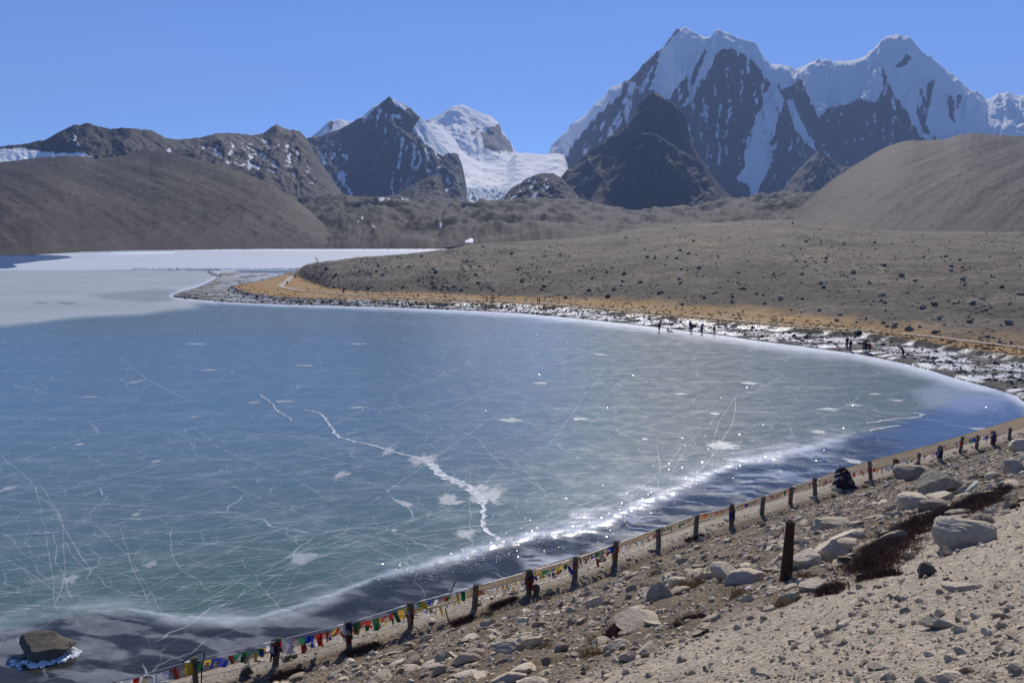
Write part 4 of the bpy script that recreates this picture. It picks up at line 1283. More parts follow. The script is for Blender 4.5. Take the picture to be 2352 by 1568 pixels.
for (lab, nm, bx, by, w, h, seed, mat, dep) in BOULDERS:
    p = slope_hit(bx, by, False)
    if p is None:
        continue
    D = p.y * cp - (p.z - EYE) * sp
    wm, hm = w * D / FOC, h * D / FOC
    V, F = block_shape(seed) if seed in (11, 16, 20, 30, 31, 44) else rock_shape(1000 + seed, 3, 7, 0.85, 0.035)
    ext = V.max(0) - V.min(0)
    V = V / ext
    sd_ = float(seed)
    wob_ = 0.075 * (ridged(V[:, 0] * 3.5 + sd_, V[:, 2] * 5.0 + V[:, 1] * 3.0, 4, 90) - 0.5) + 0.03 * noise(V[:, 0] * 14 + sd_, V[:, 2] * 16 + V[:, 1] * 9, 91)
    V = V * (1 + wob_)[:, None]
    a = math.atan2(p.x, p.y)
    V = V * np.array([wm * 1.04, wm * dep, hm * 1.25])
    me = mesh_np(nm, V, F, smooth=False)
    o = add(nm, me, mat)
    zc_ = p.z + hm * 0.34
    dirn = Vector((p.x, p.y, 0)).normalized()
    o.location = (p.x + dirn.x * wm * dep * 0.35, p.y + dirn.y * wm * dep * 0.35, zc_)
    o.rotation_euler = (0, 0, -a)
    tag(o, lab, 'rock')
    taken.append((p.x, p.y, wm * 0.5))

# --- boulder frozen into the lake
p = Vector((*gp(84, 1516), 0))
V, F = rock_shape(2002, 3, 10, 0.75, 0.08)
V = V / (V.max(0) - V.min(0))
V[:, :2] *= (1 - 0.75 * (V[:, 2:3]))
V = V / (V.max(0) - V.min(0)) * np.array([2.4, 1.7, 1.10])
o = add('lake_boulder', mesh_np('lake_boulder', V, F), stone_mat('lake_boulder_stone', (0.115, 0.100, 0.078), (0.13, 0.112, 0.088), 3.5, (0.10, 0.08, 0.05)))
o.location = (p.x, p.y + 0.55, 0.30)
tag(o, 'brown boulder frozen into the ice close to the shore', 'boulder')
M_snowice = plain('white_ice', (0.66, 0.69, 0.74), 0.45, 0.15, 6.0, bump_s=0.6, bump_d=0.05)
items = []
rr_ = np.random.default_rng(31)
for k in range(150):
    an = math.pi * (1.30 + 0.80 * rr_.random())
    items.append((p.x + (1.18 + 0.16 * rr_.normal()) * math.cos(an), p.y + 0.5 + (0.86 + 0.13 * rr_.normal()) * math.sin(an), 0.0, float(rr_.uniform(0.06, 0.30)), (0, 0, 1), k * 2, 1))
o = merge_stones('ice_collar', items, M_snowice)
o['kind'] = 'thing'
tag(o, 'broken rim of white ice at the foot of the lake boulder', 'ice')

# --- loose stones of the slope
r = np.random.default_rng(5)
cand = []
NS = 85000
mm_ = r.uniform(-14, 78, NS)
nn_ = r.uniform(0.7, 22.3, NS)
xs = FA[0] + FD[0] * mm_ + FN[0] * nn_
ys = FA[1] + FD[1] * mm_ + FN[1] * nn_
size = 0.058 * (1 - r.random(NS)) ** (-1 / 2.25)
size = np.clip(size, 0.05, 0.48)
dens = 0.45 + 0.75 * sstep(-0.25, 0.35, fbm(xs / 3.5, ys / 3.5, 3, 200)) * sstep(1.0, 6.0, nn_)
dens = np.where((mm_ < 22) & (nn_ < 7), dens * 0.55, dens)
ok = (ys > 3) & (r.random(NS) < dens) & (np.abs(xs / np.maximum(ys, 0.1) - 0) < 0.72)
idx = np.where(ok)[0]
zs = slope_z(xs[idx], ys[idx])
for q, i in enumerate(idx):
    x, y, z = xs[i], ys[i], zs[q]
    if not project_ok(x, y, z, 40):
        continue
    if any((x - a) ** 2 + (y - b_) ** 2 < (0.9 * c_) ** 2 for a, b_, c_ in taken):
        continue
    D = y * cp - (z - EYE) * sp
    cand.append([x, y, z, size[i], size[i] / D, int(i)])
cand.sort(key=lambda q: -q[4])
LIB = []
for k in range(16):
    V, F = rock_shape(500 + k, 2, 7, (0.7, 0.42, 0.55, 0.30)[k % 4], 0.05)
    LIB.append(mesh_np('stone', V, F, smooth=(k % 4 == 0)))
    LIB[-1].materials.append(M_stone)
NBIG = 255
big = [q for q in cand if project_ok(q[0], q[1], q[2])][:NBIG]
bigset = {q[5] for q in big}
BIGO = []
for q in big:
    x, y, z, s, _, i = q
    rr = np.random.default_rng(i)
    nrm = slope_frame(x, y)
    M = Vector((0, 0, 1)).rotation_difference(nrm).to_matrix() @ Matrix.Rotation(rr.uniform(-0.5, 0.35), 3, 'X') @ Matrix.Rotation(rr.uniform(0, 6.28), 3, 'Z')
    o = add('stone', LIB[i % 16])
    o.rotation_euler = M.to_euler()
    o.location = (x, y, z + 0.03 * s)
    o.scale = (s * rr.uniform(0.9, 1.35), s * rr.uniform(0.9, 1.2), s * rr.uniform(0.8, 1.2))
    tag(o, 'stone', 'stone', 'loose stones on the near slope')
    BIGO.append(o)
relate(BIGO, MARKS, 'larger loose stone')
small = [q for q in cand if q[5] not in bigset]
items = [(x, y, z + 0.03 * s, s * 1.1, slope_frame(x, y), i, 1 if q_ > 0.014 else 0) for (x, y, z, s, q_, i) in small]
merge_stones('small_stones', items, M_stone, label='small pale stones scattered over the slope')

# --- gravel on the track
items = []
for k in range(26000):
    t = r.uniform(-0.1, 0.72)
    Yk = 3.0 * (17.0 / 3.0) ** r.random()
    x = t * Yk
    n_, m_ = slope_n(x, Yk)
    if n_ < 20.6 or n_ > 27.8:
        continue
    s = float(np.clip(0.011 * (1 - r.random()) ** (-1 / 2.0), 0.011, 0.12))
    items.append((x, Yk, 0.0, s, k))
zz = slope_z(np.array([q[0] for q in items]), np.array([q[1] for q in items]))
items = [(q[0], q[1], float(zz[i]) + 0.1 * q[3], q[3], (0.25, -0.37, 0.9), q[4], 1 if q[3] / q[1] > 0.011 else 0) for i, q in enumerate(items) if project_ok(q[0], q[1], float(zz[i]), 20)]
merge_stones('gravel', items, M_stone, label='loose gravel and pebbles on the dirt track')

# --- boulders of the stony hill across the ice
r = np.random.default_rng(9)
hb_c = []
for k in range(20000):
    px = r.uniform(690, 2352)
    lo_ = np.interp(px, *np.array(HILL_CREST).T) + 1
    hi_ = np.interp(px, *np.array(HILL_BASE).T) - 1
    py = lo_ + (hi_ - lo_) * r.random() ** 0.9
    hb_c.append((px, py))
colt = HX[-1] / HY[-1]
dens_n = fbm(np.array([c_[0] for c_ in hb_c]) / 70, np.array([c_[1] for c_ in hb_c]) / 22, 4, 210)
cand = []
for k, (px, py) in enumerate(hb_c):
    if r.random() > 0.12 + 1.0 * sstep(-0.15, 0.35, dens_n[k]):
        continue
    p = bank_hit(px, py)
    if p is None or p.y > 480:
        continue
    s = float(np.clip(0.26 * (1 - r.random()) ** (-1 / 3.0), 0.26, 1.4))
    cand.append([p.x, p.y, p.z, s, s / p.y, k])
cand.sort(key=lambda q: -q[4])
HLIB = []
for k in range(8):
    V, F = rock_shape(700 + k, 1, 8, (0.8, 0.6)[k % 2], 0.06)
    HLIB.append(mesh_np('boulder', V, F, smooth=False))
    HLIB[-1].materials.append(M_hillstone)
HBO = []
for q in cand[:220]:
    x, y, z, s, _, i = q
    o = add('boulder', HLIB[i % 8])
    o.location = (x, y, z + 0.18 * s)
    o.rotation_euler = (r.uniform(-0.3, 0.3), r.uniform(-0.3, 0.3), r.uniform(0, 6.28))
    o.scale = (s, s, s * r.uniform(0.85, 1.15))
    tag(o, 'boulder', 'boulder', 'boulders on the stony hill')
    HBO.append(o)
HMARKS = [('the leaning flag pole', 726, 600), ('the lone dark walker', 789, 668), ('the crouching person in black', 660, 650), ('the olive-jacketed person', 1118, 686), ('the pair on the trail above the ice', 1237, 690), ('the person sitting on the ice', 1536, 760),
          ('the red-coated person at the ice edge', 1640, 760), ('the two people in black on the shore', 1950, 795), ('the three huddled people', 1990, 800), ('the stooping person in navy', 2074, 812), ('the dark bundle on the grass edge', 1971, 763)]
HMARKS += [('the shore bend at the picture edge', 2345, 850), ('the trail end at the picture edge', 2340, 800), ('the pale hollow in the hillside', 2010, 665), ('the crest above the red-coated person', 1640, 512)]
for k_, nm_ in enumerate(('west', 'middle', 'east')):
    HMARKS.append(('the %s end of the hill crest' % nm_ if nm_ != 'middle' else 'the highest point of the hill crest', (1000, 1775, 2330)[k_], (582, 505, 532)[k_]))
relate(HBO, HMARKS, 'larger hill boulder', 2.5)
items = [(x, y, z + 0.15 * s, s, (0, -0.15, 1), i, 0) for (x, y, z, s, _, i) in cand[220:]]
merge_stones('hill_stones', items, M_hillstone, label='small dark stones strewn over the hill beyond the ice')

# --- rubble on the icy shore
items = []
edge_a = np.array(ICE_EDGE)[::-1]
for k in range(3600):
    px = r.uniform(400, 2352)
    lo_ = np.interp(px, *np.array(sorted(GRASS_EDGE[:25])).T)
    hi_ = np.interp(px, *np.array(sorted(ICE_EDGE[:28])).T)
    if px < 545:
        lo_ = hi_ - (px - 395) * 0.22
    py = lo_ + (hi_ - lo_) * r.random()
    p = bank_hit(px, py)
    if p is None:
        continue
    s = float(np.clip(0.2 * (1 - r.random()) ** (-1 / 2.4), 0.18, 0.9))
    items.append((p.x, p.y, p.z + 0.05 * s, s, (0, 0, 1), k, 0))
merge_stones('shore_stones', items, M_shorestone, label='dark rubble frozen into the icy shore')

# --- thin spit of stones reaching across the lake and the white ice rim behind it
mb = MB()
items = []
for k in range(420):
    u = r.random() ** 0.6
    px = 505 - 330 * (1 - u)
    py = 620.8 + r.normal() * 0.35
    x, y = gp(px, py)
    items.append((x, y, 0.05, float(r.uniform(0.3, 0.9)) * (0.35 + 0.65 * u), (0, 0, 1), k, 0))
for k in range(160):
    u = r.random()
    px, py = 480 + 30 * u + r.normal() * 4, 624 + 14 * u + r.normal() * 1.5
    x, y = gp(px, py)
    items.append((x, y, 0.08, float(r.uniform(0.2, 0.6)), (0, 0, 1), k + 500, 0))
merge_stones('spit_stones', items, M_shorestone, label='low dark spit of stones reaching into the lake')
items = []
for k in range(520):
    px = 300 + 400 * r.random() ** 0.8
    x, y = gp(px, 618.0 + r.normal() * 0.25)
    items.append((x, y, 0.12, float(np.clip(0.5 * (1 - r.random()) ** (-0.45), 0.4, 1.6)), (0, 0, 1), k, 0))
merge_stones('ice_blocks', items, M_snowice, label='line of broken white ice blocks behind the spit')
items = []
for k in range(500):
    px = 180 + 860 * r.random()
    x, y = gp(px, float(np.interp(px, [180, 300, 450, 620, 800, 1000, 1050], [579.5, 576, 573.8, 572.2, 572.2, 573.2, 574])) + abs(r.normal()) * 0.5)
    items.append((x, y, 0.15, float(r.uniform(0.6, 1.9)), (0, 0, 1), k, 0))
merge_stones('ice_blocks', items, M_snowice, label='thin line of white ice blocks along the far shore')
# ------------------------------------------------------------------ frost patches and long cracks on the lake
M_frost, nt, b = new_mat('frost_patch')
f = obj_noise(nt, 1.6, 7, 0.7)
L(nt, mixc(nt, ramp(nt, f, 0.3, 0.7), (0.36, 0.40, 0.43), (0.56, 0.60, 0.63)), b.inputs['Base Color'])
b.inputs['Roughness'].default_value = 0.4
bump(nt, b, f, 0.7, 0.06)
fo = obj_noise(nt, 1.0, 8, 0.66)
am = mathn(nt, 'ADD', mathn(nt, 'MULTIPLY', attr(nt, 'fall'), 1.0), mathn(nt, 'MULTIPLY', mathn(nt, 'SUBTRACT', fo, 0.5), 2.2))
L(nt, ramp(nt, am, 0.34, 0.66, 0.0, 0.62), b.inputs['Alpha'])
PATCHES = [(1175, 965, 60, 11), (1330, 962, 42, 8), (1480, 1008, 17, 8), (890, 1036, 38, 22), (972, 1056, 80, 34), (1118, 1138, 112, 62), (925, 1155, 32, 24, 0.6), (905, 1218, 26, 10), (1072, 1224, 62, 34), (692, 1280, 74, 36),
           (165, 1331, 42, 26), (345, 1298, 34, 22), (310, 1183, 24, 11), (820, 936, 50, 6), (650, 922, 52, 8), (205, 912, 62, 6), (450, 790, 64, 6), (310, 878, 36, 9), (780, 1092, 34, 28), (1660, 1023, 84, 22), (185, 1020, 28, 9),
           (20, 1122, 36, 14), (450, 958, 36, 7), (580, 925, 40, 7), (1900, 940, 60, 9), (1960, 930, 40, 7), (1880, 992, 50, 10), (1720, 880, 60, 6), (2060, 920, 46, 6), (1560, 905, 44, 5), (1030, 1150, 60, 34), (360, 1060, 30, 10), (1640, 950, 30, 6),
           (820, 790, 50, 4), (1380, 815, 40, 4), (1240, 880, 54, 6), (700, 840, 60, 5), (480, 850, 50, 5), (2010, 905, 40, 5), (1960, 1060, 60, 14), (2250, 985, 46, 10), (2335, 900, 30, 14)]
r = np.random.default_rng(21)
for k, q in enumerate(PATCHES):
    cx, cy, w, h = q[:4]
    rot = q[4] if len(q) > 4 else r.uniform(-0.2, 0.2)
    x0, y0 = gp(cx, cy)
    xr, _ = gp(cx + w / 2, cy)
    _, yt = gp(cx, cy - h / 2)
    ax, ay = abs(xr - x0), abs(yt - y0)
    nv = 36
    V = [(x0, y0, 0.016 + 0.0003 * k)]
    for j in range(nv):
        an = 2 * math.pi * j / nv
        rad = 0.8 + 0.55 * float(fbm(math.cos(an) * 1.3 + k * 7, math.sin(an) * 1.3, 3, 300)) + 0.12 * r.normal()
        rad = max(rad, 0.25)
        dx, dy = ax * rad * math.cos(an), ay * rad * math.sin(an)
        V.append((x0 + dx * math.cos(rot) - dy * math.sin(rot), y0 + dx * math.sin(rot) + dy * math.cos(rot), 0.016 + 0.0003 * k))
    cen = np.array(V[0])
    rim_ = np.array(V[1:])
    rings = [cen + (rim_ - cen) * q_ for q_ in (0.35, 0.7, 1.05, 1.4)]
    VV = np.vstack([cen[None]] + rings)
    fall = np.concatenate([[1.0]] + [np.full(nv, q_) for q_ in (0.85, 0.62, 0.36, 0.0)])
    FF = [(0, 0, 1 + j, 1 + (j + 1) % nv) for j in range(nv)]
    quads = [(1 + a_ * nv + j, 1 + (a_ + 1) * nv + j, 1 + (a_ + 1) * nv + (j + 1) % nv, 1 + a_ * nv + (j + 1) % nv) for a_ in range(3) for j in range(nv)]
    me = bpy.data.meshes.new('frost_patch')
    me.from_pydata(VV.tolist(), [], [f_[1:] for f_ in FF] + quads)
    at_ = me.attributes.new('fall', 'FLOAT', 'POINT')
    at_.data.foreach_set('value', fall.astype(np.float32))
    add('frost_patch', me, M_frost, lake)

M_crack, nt, b = new_mat('healed_crack')
f = obj_noise(nt, 2.2, 6, 0.7)
L(nt, mixc(nt, ramp(nt, f, 0.3, 0.7), (0.42, 0.47, 0.50), (0.68, 0.72, 0.75)), b.inputs['Base Color'])
b.inputs['Roughness'].default_value = 0.35
L(nt, ramp(nt, obj_noise(nt, 1.7, 7, 0.7), 0.36, 0.54, 0.15, 0.95), b.inputs['Alpha'])
bump(nt, b, f, 0.6, 0.05)
M_hair, nt, b = new_mat('hairline_crack')
f = obj_noise(nt, 1.1, 6, 0.7)
b.inputs['Base Color'].default_value = (0.66, 0.71, 0.74, 1)
b.inputs['Roughness'].default_value = 0.4
L(nt, ramp(nt, f, 0.36, 0.66, 0.04, 0.56), b.inputs['Alpha'])

def ribbon(pts, width, z, jitter=0.0):
    pts = np.asarray(pts, float)
    d = np.gradient(pts, axis=0)
    d /= np.linalg.norm(d, axis=1)[:, None] + 1e-9
    nrm = np.stack([-d[:, 1], d[:, 0]], -1)
    w = np.broadcast_to(np.asarray(width, float), (len(pts),)).copy()
    w = w * (1 + jitter * r.normal(size=len(pts)).clip(-1.5, 1.5))
    A = pts + nrm * w[:, None] / 2
    B = pts - nrm * w[:, None] / 2
    V = np.zeros((2 * len(pts), 3))
    V[0::2, :2], V[1::2, :2] = A, B
    V[:, 2] = z
    F = [(2 * i, 2 * i + 1, 2 * i + 3, 2 * i + 2) for i in range(len(pts) - 1)]
    return V, F

def crackline(spts, n=7, wob=0.25):
    w = np.array([gp(*q) for q in smooth_line(spts, n)])
    Lc = np.arange(len(w))
    w[:, 0] += wob * fbm(Lc / 3.0, Lc * 0 + spts[0][0], 3, 310)
    w[:, 1] += wob * fbm(Lc / 3.0, Lc * 0 + spts[0][1], 3, 311)
    return w

MAJOR = [([(700, 942), (728, 948), (752, 966), (762, 984), (776, 1002), (800, 1010), (836, 1019), (872, 1028), (905, 1038), (935, 1046), (965, 1054)], 0.30),
         ([(965, 1054), (990, 1066), (1005, 1082), (1024, 1096), (1052, 1108), (1075, 1120), (1098, 1138), (1110, 1158)], 0.85),
         ([(1110, 1158), (1112, 1180), (1108, 1200), (1116, 1216), (1132, 1232), (1152, 1243)], 0.34),
         ([(598, 908), (625, 926), (633, 942), (650, 950), (662, 960), (671, 967)], 0.22),
         ([(776, 1002), (800, 998), (818, 992)], 0.2),
         ([(1990, 972), (2020, 968), (2060, 962), (2100, 960), (2120, 952), (2090, 948)], 0.35),
         ([(2000, 990), (2030, 982), (2065, 978)], 0.3)]
for k, (spts, w) in enumerate(MAJOR):
    pts = crackline(spts, 8, 0.35)
    ww = w * (0.55 + 0.9 * np.abs(fbm(np.arange(len(pts)) / 4.0, np.zeros(len(pts)) + k, 3, 320)) * 1.6)
    V, F = ribbon(pts, ww, 0.032 + 0.0006 * k)
    me = bpy.data.meshes.new('crack')
    me.from_pydata(V.tolist(), [], F)
    add('crack', me, M_crack, lake)
# web of hairline cracks, one mass
mb = MB()
rng2 = np.random.default_rng(77)
for k in range(470):
    cx, cy = rng2.uniform(-200, 2000), 1500 - 640 * rng2.random() ** 1.3
    if cy > np.interp(cx, RIDGE[:, 0], RIDGE[:, 1]) - 4:
        continue
    x0, y0 = gp(cx, cy)
    an = rng2.choice([0.35, 0.1, -0.25, 1.2, 0.7, 2.2]) + rng2.normal() * 0.22
    ln = rng2.uniform(5, 34) * (0.6 + y0 / 120)
    nseg = 14
    u = np.linspace(-0.5, 0.5, nseg)
    curve = rng2.normal() * 0.16
    px = x0 + ln * u * math.cos(an) - ln * curve * u * u * math.sin(an) + 0.35 * fbm(u * 5, u * 0 + k, 3, 330)
    py = y0 + ln * u * math.sin(an) + ln * curve * u * u * math.cos(an) + 0.35 * fbm(u * 5 + 9, u * 0 + k, 3, 331)
    # stay on the main basin
    qs, qt = to_s(px, py, np.zeros(nseg))
    good = (qt > 770) & (qt < np.interp(qs, RIDGE[:, 0], RIDGE[:, 1]) - 2) & ((qt > 860) | (qs < 1500))
    good &= qt > np.interp(qs, *np.array(sorted(ICE_EDGE[:28])).T) + 30
    if good.sum() < 6:
        continue
    i0 = np.argmax(good)
    i1 = len(good) - np.argmax(good[::-1])
    V, F = ribbon(np.stack([px, py], -1)[i0:i1], rng2.uniform(0.018, 0.050) * (0.6 + y0 / 70), 0.008 + 0.00001 * k)
    mb.put(V, F)
o = add('hairline_cracks', mb.mesh('hairline_cracks'), M_hair, lake)
o['kind'] = 'stuff'

# added facets, tilted over the ice to mirror the sun and make glints
M_facet, nt, b = new_mat('ice_facet')
b.inputs['Base Color'].default_value = (0.35, 0.38, 0.41, 1)
b.inputs['Roughness'].default_value = 0.13
b.inputs['IOR'].default_value = 1.31
rng3 = np.random.default_rng(99)
V, F, n = [], [], 0
for k in range(21000):
    z_ = rng3.random()
    if z_ < 0.22:
        cx = rng3.uniform(850, 1960)
        cy = np.interp(cx, RIDGE[:, 0], RIDGE[:, 1]) + rng3.normal() * 14 - 2
    elif z_ < 0.42:
        cx = rng3.uniform(1180, 1980)
        cy = np.interp(cx, RIDGE[:, 0], RIDGE[:, 1]) - 40 + rng3.normal() * 30
    elif z_ < 0.55:
        cx = rng3.uniform(950, 1800)
        cy = np.interp(cx, RIDGE[:, 0], RIDGE[:, 1]) + 30 * rng3.random() + 12
    elif z_ < 0.85:
        cx, cy = rng3.normal() * 330 + 1650, 745 + 200 * rng3.random() ** 1.6
    else:
        cx, cy = rng3.normal() * 260 + 1500, 800 + 260 * rng3.random()
    if cy < np.interp(cx, *np.array(sorted(ICE_EDGE[:28])).T) + 2 or cy > np.interp(cx, *np.array(NEAR_SHORE).T) - 6:
        continue
    x, y = gp(cx, cy)
    s_ = 0.020 * math.exp(0.55 * rng3.normal()) * (0.6 + y / 130)
    tx, ty = rng3.normal() * 0.16, rng3.normal() * 0.16
    an = rng3.uniform(0, 6.28)
    hgt = 0.13 if abs(cy - np.interp(cx, RIDGE[:, 0], RIDGE[:, 1])) < 22 else 0.03
    for j in range(4):
        dx, dy = s_ * math.cos(an + j * 1.571), s_ * 0.6 * math.sin(an + j * 1.571)
        V.append((x + dx, y + dy, hgt + dx * tx + dy * ty))
    F.append((n, n + 1, n + 2, n + 3))
    n += 4
o = add('glint_facets', mesh_np('glint_facets', V, F, smooth=False), M_facet, lake)
o['kind'] = 'stuff'

# ------------------------------------------------------------------ trail through the grass across the ice
M_trail = plain('trail_dirt', (0.40, 0.36, 0.30), 0.9, 0.2, 1.5, bump_s=0.3, bump_d=0.05)
pts = []
for q in smooth_line(TRAIL, 10):
    p = bank_hit(q[0], q[1])
    if p is not None:
        pts.append((p.x, p.y))
pts = np.array(pts)
V, F = ribbon(pts, 0.9 + 0.006 * (pts[:, 1] - 110).clip(0), 0, 0.12)
V[:, 2] = [bank_z(v[0], v[1]) + 0.14 for v in V]
me = bpy.data.meshes.new('trail')
me.from_pydata(V.tolist(), [], F)
tag(add('trail', me, M_trail), 'pale worn footpath running through the orange grass', kind='structure')

# thin orange strip of dry grass along the far shore
M_fargrass = plain('far_grass', (0.20, 0.115, 0.05), 0.9, 0.35, 0.08, bump_s=0.3, bump_d=0.5)
fs = smooth_line([(-330, 584), (-100, 585.5), (0, 585.0), (60, 583.8), (100, 582.2), (170, 578.8), (300, 575.2), (450, 573.2), (620, 571.4), (800, 571.3), (1000, 571.8), (1060, 572)], 8)
lo_ = np.array([(*gp(q[0], q[1] + 0.4), -0.3) for q in fs])
hi_ = np.array([(*(np.array(gp(q[0], q[1])) * 1.03), 1.4 + 1.2 * max(0, 1 - q[0] / 300)) for q in fs])
V = np.empty((2 * len(fs), 3))
V[0::2], V[1::2] = lo_, hi_
F = [(2 * i, 2 * i + 2, 2 * i + 3, 2 * i + 1) for i in range(len(fs) - 1)]
tag(add('far_shore_grass', mesh_np('far_shore_grass', V, F), M_fargrass), 'thin strip of orange dry grass along the far shore', kind='structure')

# ------------------------------------------------------------------ fence of concrete posts and pipe rails
PH = 1.10
M_concrete = plain('concrete_post', (0.125, 0.108, 0.092), 0.9, 0.5, 14.0, bump_s=0.5, bump_d=0.01)
M_pipe = plain('steel_pipe', (0.42, 0.42, 0.43), 0.38, 0.25, 9.0, metal=0.7, bump_s=0.1, bump_d=0.003)
FEET = []
for q in POSTS:
    x, y = gp(q[0], q[1], 1.5)
    FEET.append(Vector((x, y, float(slope_z(np.array([x]), np.array([y]))[0]))))
fence = bpy.data.objects.new('fence', None)
COL.objects.link(fence)
fence.location = FEET[0]
tag(fence, 'long lakeside fence of grey square concrete posts joined by steel pipe rails', 'fence')
fdir = math.atan2(FD[1], FD[0])

def post_mesh():
    bm = bmesh.new()
    w, wi, h = 0.085, 0.044, PH
    def ringv(s_, z_):
        return [bm.verts.new((dx * s_, dy * s_, z_)) for dx, dy in ((-1, -1), (1, -1), (1, 1), (-1, 1))]
    r0, r1, r2, r3 = ringv(w * 1.05, -0.25), ringv(w, h - 0.012), ringv(w * 0.93, h), ringv(wi, h)
    r4 = ringv(wi * 0.9, h - 0.10)
    for a, c in ((r0, r1), (r1, r2), (r2, r3), (r3, r4)):
        for i in range(4):
            bm.faces.new((a[i], a[(i + 1) % 4], c[(i + 1) % 4], c[i]))
    bm.faces.new(r4)
    me = bpy.data.meshes.new('post')
    bm.to_mesh(me)
    bm.free()
    return me
PM = post_mesh()
PM.materials.append(M_concrete)
rp = np.random.default_rng(3)
TOPS = []
for i, p in enumerate(FEET):
    o = add('post', PM, None, fence)
    o.location = p - fence.location
    tilt = (rp.normal() * 0.05, rp.normal() * 0.05)
    o.rotation_euler = (tilt[0], tilt[1], fdir + rp.normal() * 0.06)
    o.scale = (1, 1, 1 + 0.09 * rp.normal())
    TOPS.append(p)
RAILS = (0.99, 0.66, 0.34)
for i in range(len(FEET) - 1):
    for k, h in enumerate(RAILS):
        a, c = FEET[i], FEET[i + 1]
        n3 = 6
        pts = []
        for j in range(n3 + 1):
            u = j / n3
            q = a.lerp(c, u)
            pts.append((q.x - fence.location.x, q.y - fence.location.y, q.z - fence.location.z + h - 0.035 * math.sin(math.pi * u) * (k * 0.7 + 0.3)))
        mb = MB()
        mb.tube(pts, 0.019 if k == 0 else 0.013, 6)
        add('rail', mb.mesh('rail', True), M_pipe, fence)

# ------------------------------------------------------------------ prayer flags
FC = {'blue': (0.020, 0.035, 0.30), 'white': (0.62, 0.62, 0.66), 'red': (0.34, 0.030, 0.025), 'green': (0.022, 0.13, 0.060), 'yellow': (0.52, 0.34, 0.04), 'faded': (0.36, 0.30, 0.22), 'orange': (0.48, 0.12, 0.03)}
FM = {}
for k, c in FC.items():
    m, nt, b = new_mat('cloth_' + k)
    f = obj_noise(nt, 30, 4)
    L(nt, mixc(nt, ramp(nt, f, 0.3, 0.7), tuple(q * 0.75 for q in c), tuple(min(1, q * 1.2) for q in c)), b.inputs['Base Color'])
    b.inputs['Roughness'].default_value = 0.9
    b.inputs['Specular IOR Level'].default_value = 0.1
    tr = N(nt, 'ShaderNodeBsdfTranslucent')
    tr.inputs['Color'].default_value = (*[min(1, q * 1.1) for q in c], 1)
    mx = N(nt, 'ShaderNodeMixShader', Fac=0.42)
    L(nt, b.outputs['BSDF'], mx.inputs[1])
    L(nt, tr.outputs['BSDF'], mx.inputs[2])
    L(nt, mx.outputs['Shader'], nt.nodes['Material Output'].inputs['Surface'])
    FM[k] = m
M_cord = plain('cord', (0.30, 0.27, 0.22), 0.9, 0.2, 30, bump_s=0)
ORD = ['first', 'second', 'third', 'fourth', 'fifth', 'sixth', 'seventh', 'eighth', 'ninth', 'tenth', 'eleventh', 'twelfth', 'thirteenth', 'fourteenth', 'fifteenth', 'sixteenth', 'seventeenth', 'eighteenth', 'nineteenth', 'twentieth', 'twenty-first', 'twenty-second', 'twenty-third']
rf = np.random.default_rng(8)

def flag_mesh(w, h, d, swing):
    """small cloth rectangle hanging from its top edge along direction d, curled by the wind"""
    d = Vector(d).normalized()
    nrm = Vector((-d.y, d.x, 0)).normalized()
    V = []
    cu = rf.uniform(-0.5, 0.5)
    nar = rf.uniform(0.55, 1.1)
    sk = rf.uniform(-0.3, 0.3)
    for j in range(5):
        v = j / 4
        for i in range(4):
            u = i / 3 - 0.5
            off = nrm * (swing * v * h + 0.18 * w * math.sin(u * 5 + v * 3 + cu * 6) * v)
            V.append(d * (u * w * (1 - (1 - nar) * v) + sk * v * h) + off + Vector((0, 0, -v * h)))
    F = [(j * 4 + i, j * 4 + i + 1, j * 4 + i + 5, j * 4 + i + 4) for j in range(4) for i in range(3)]
    me = bpy.data.meshes.new('flag')
    me.from_pydata([tuple(v) for v in V], [], F)
    me.polygons.foreach_set('use_smooth', [True] * len(F))
    return me

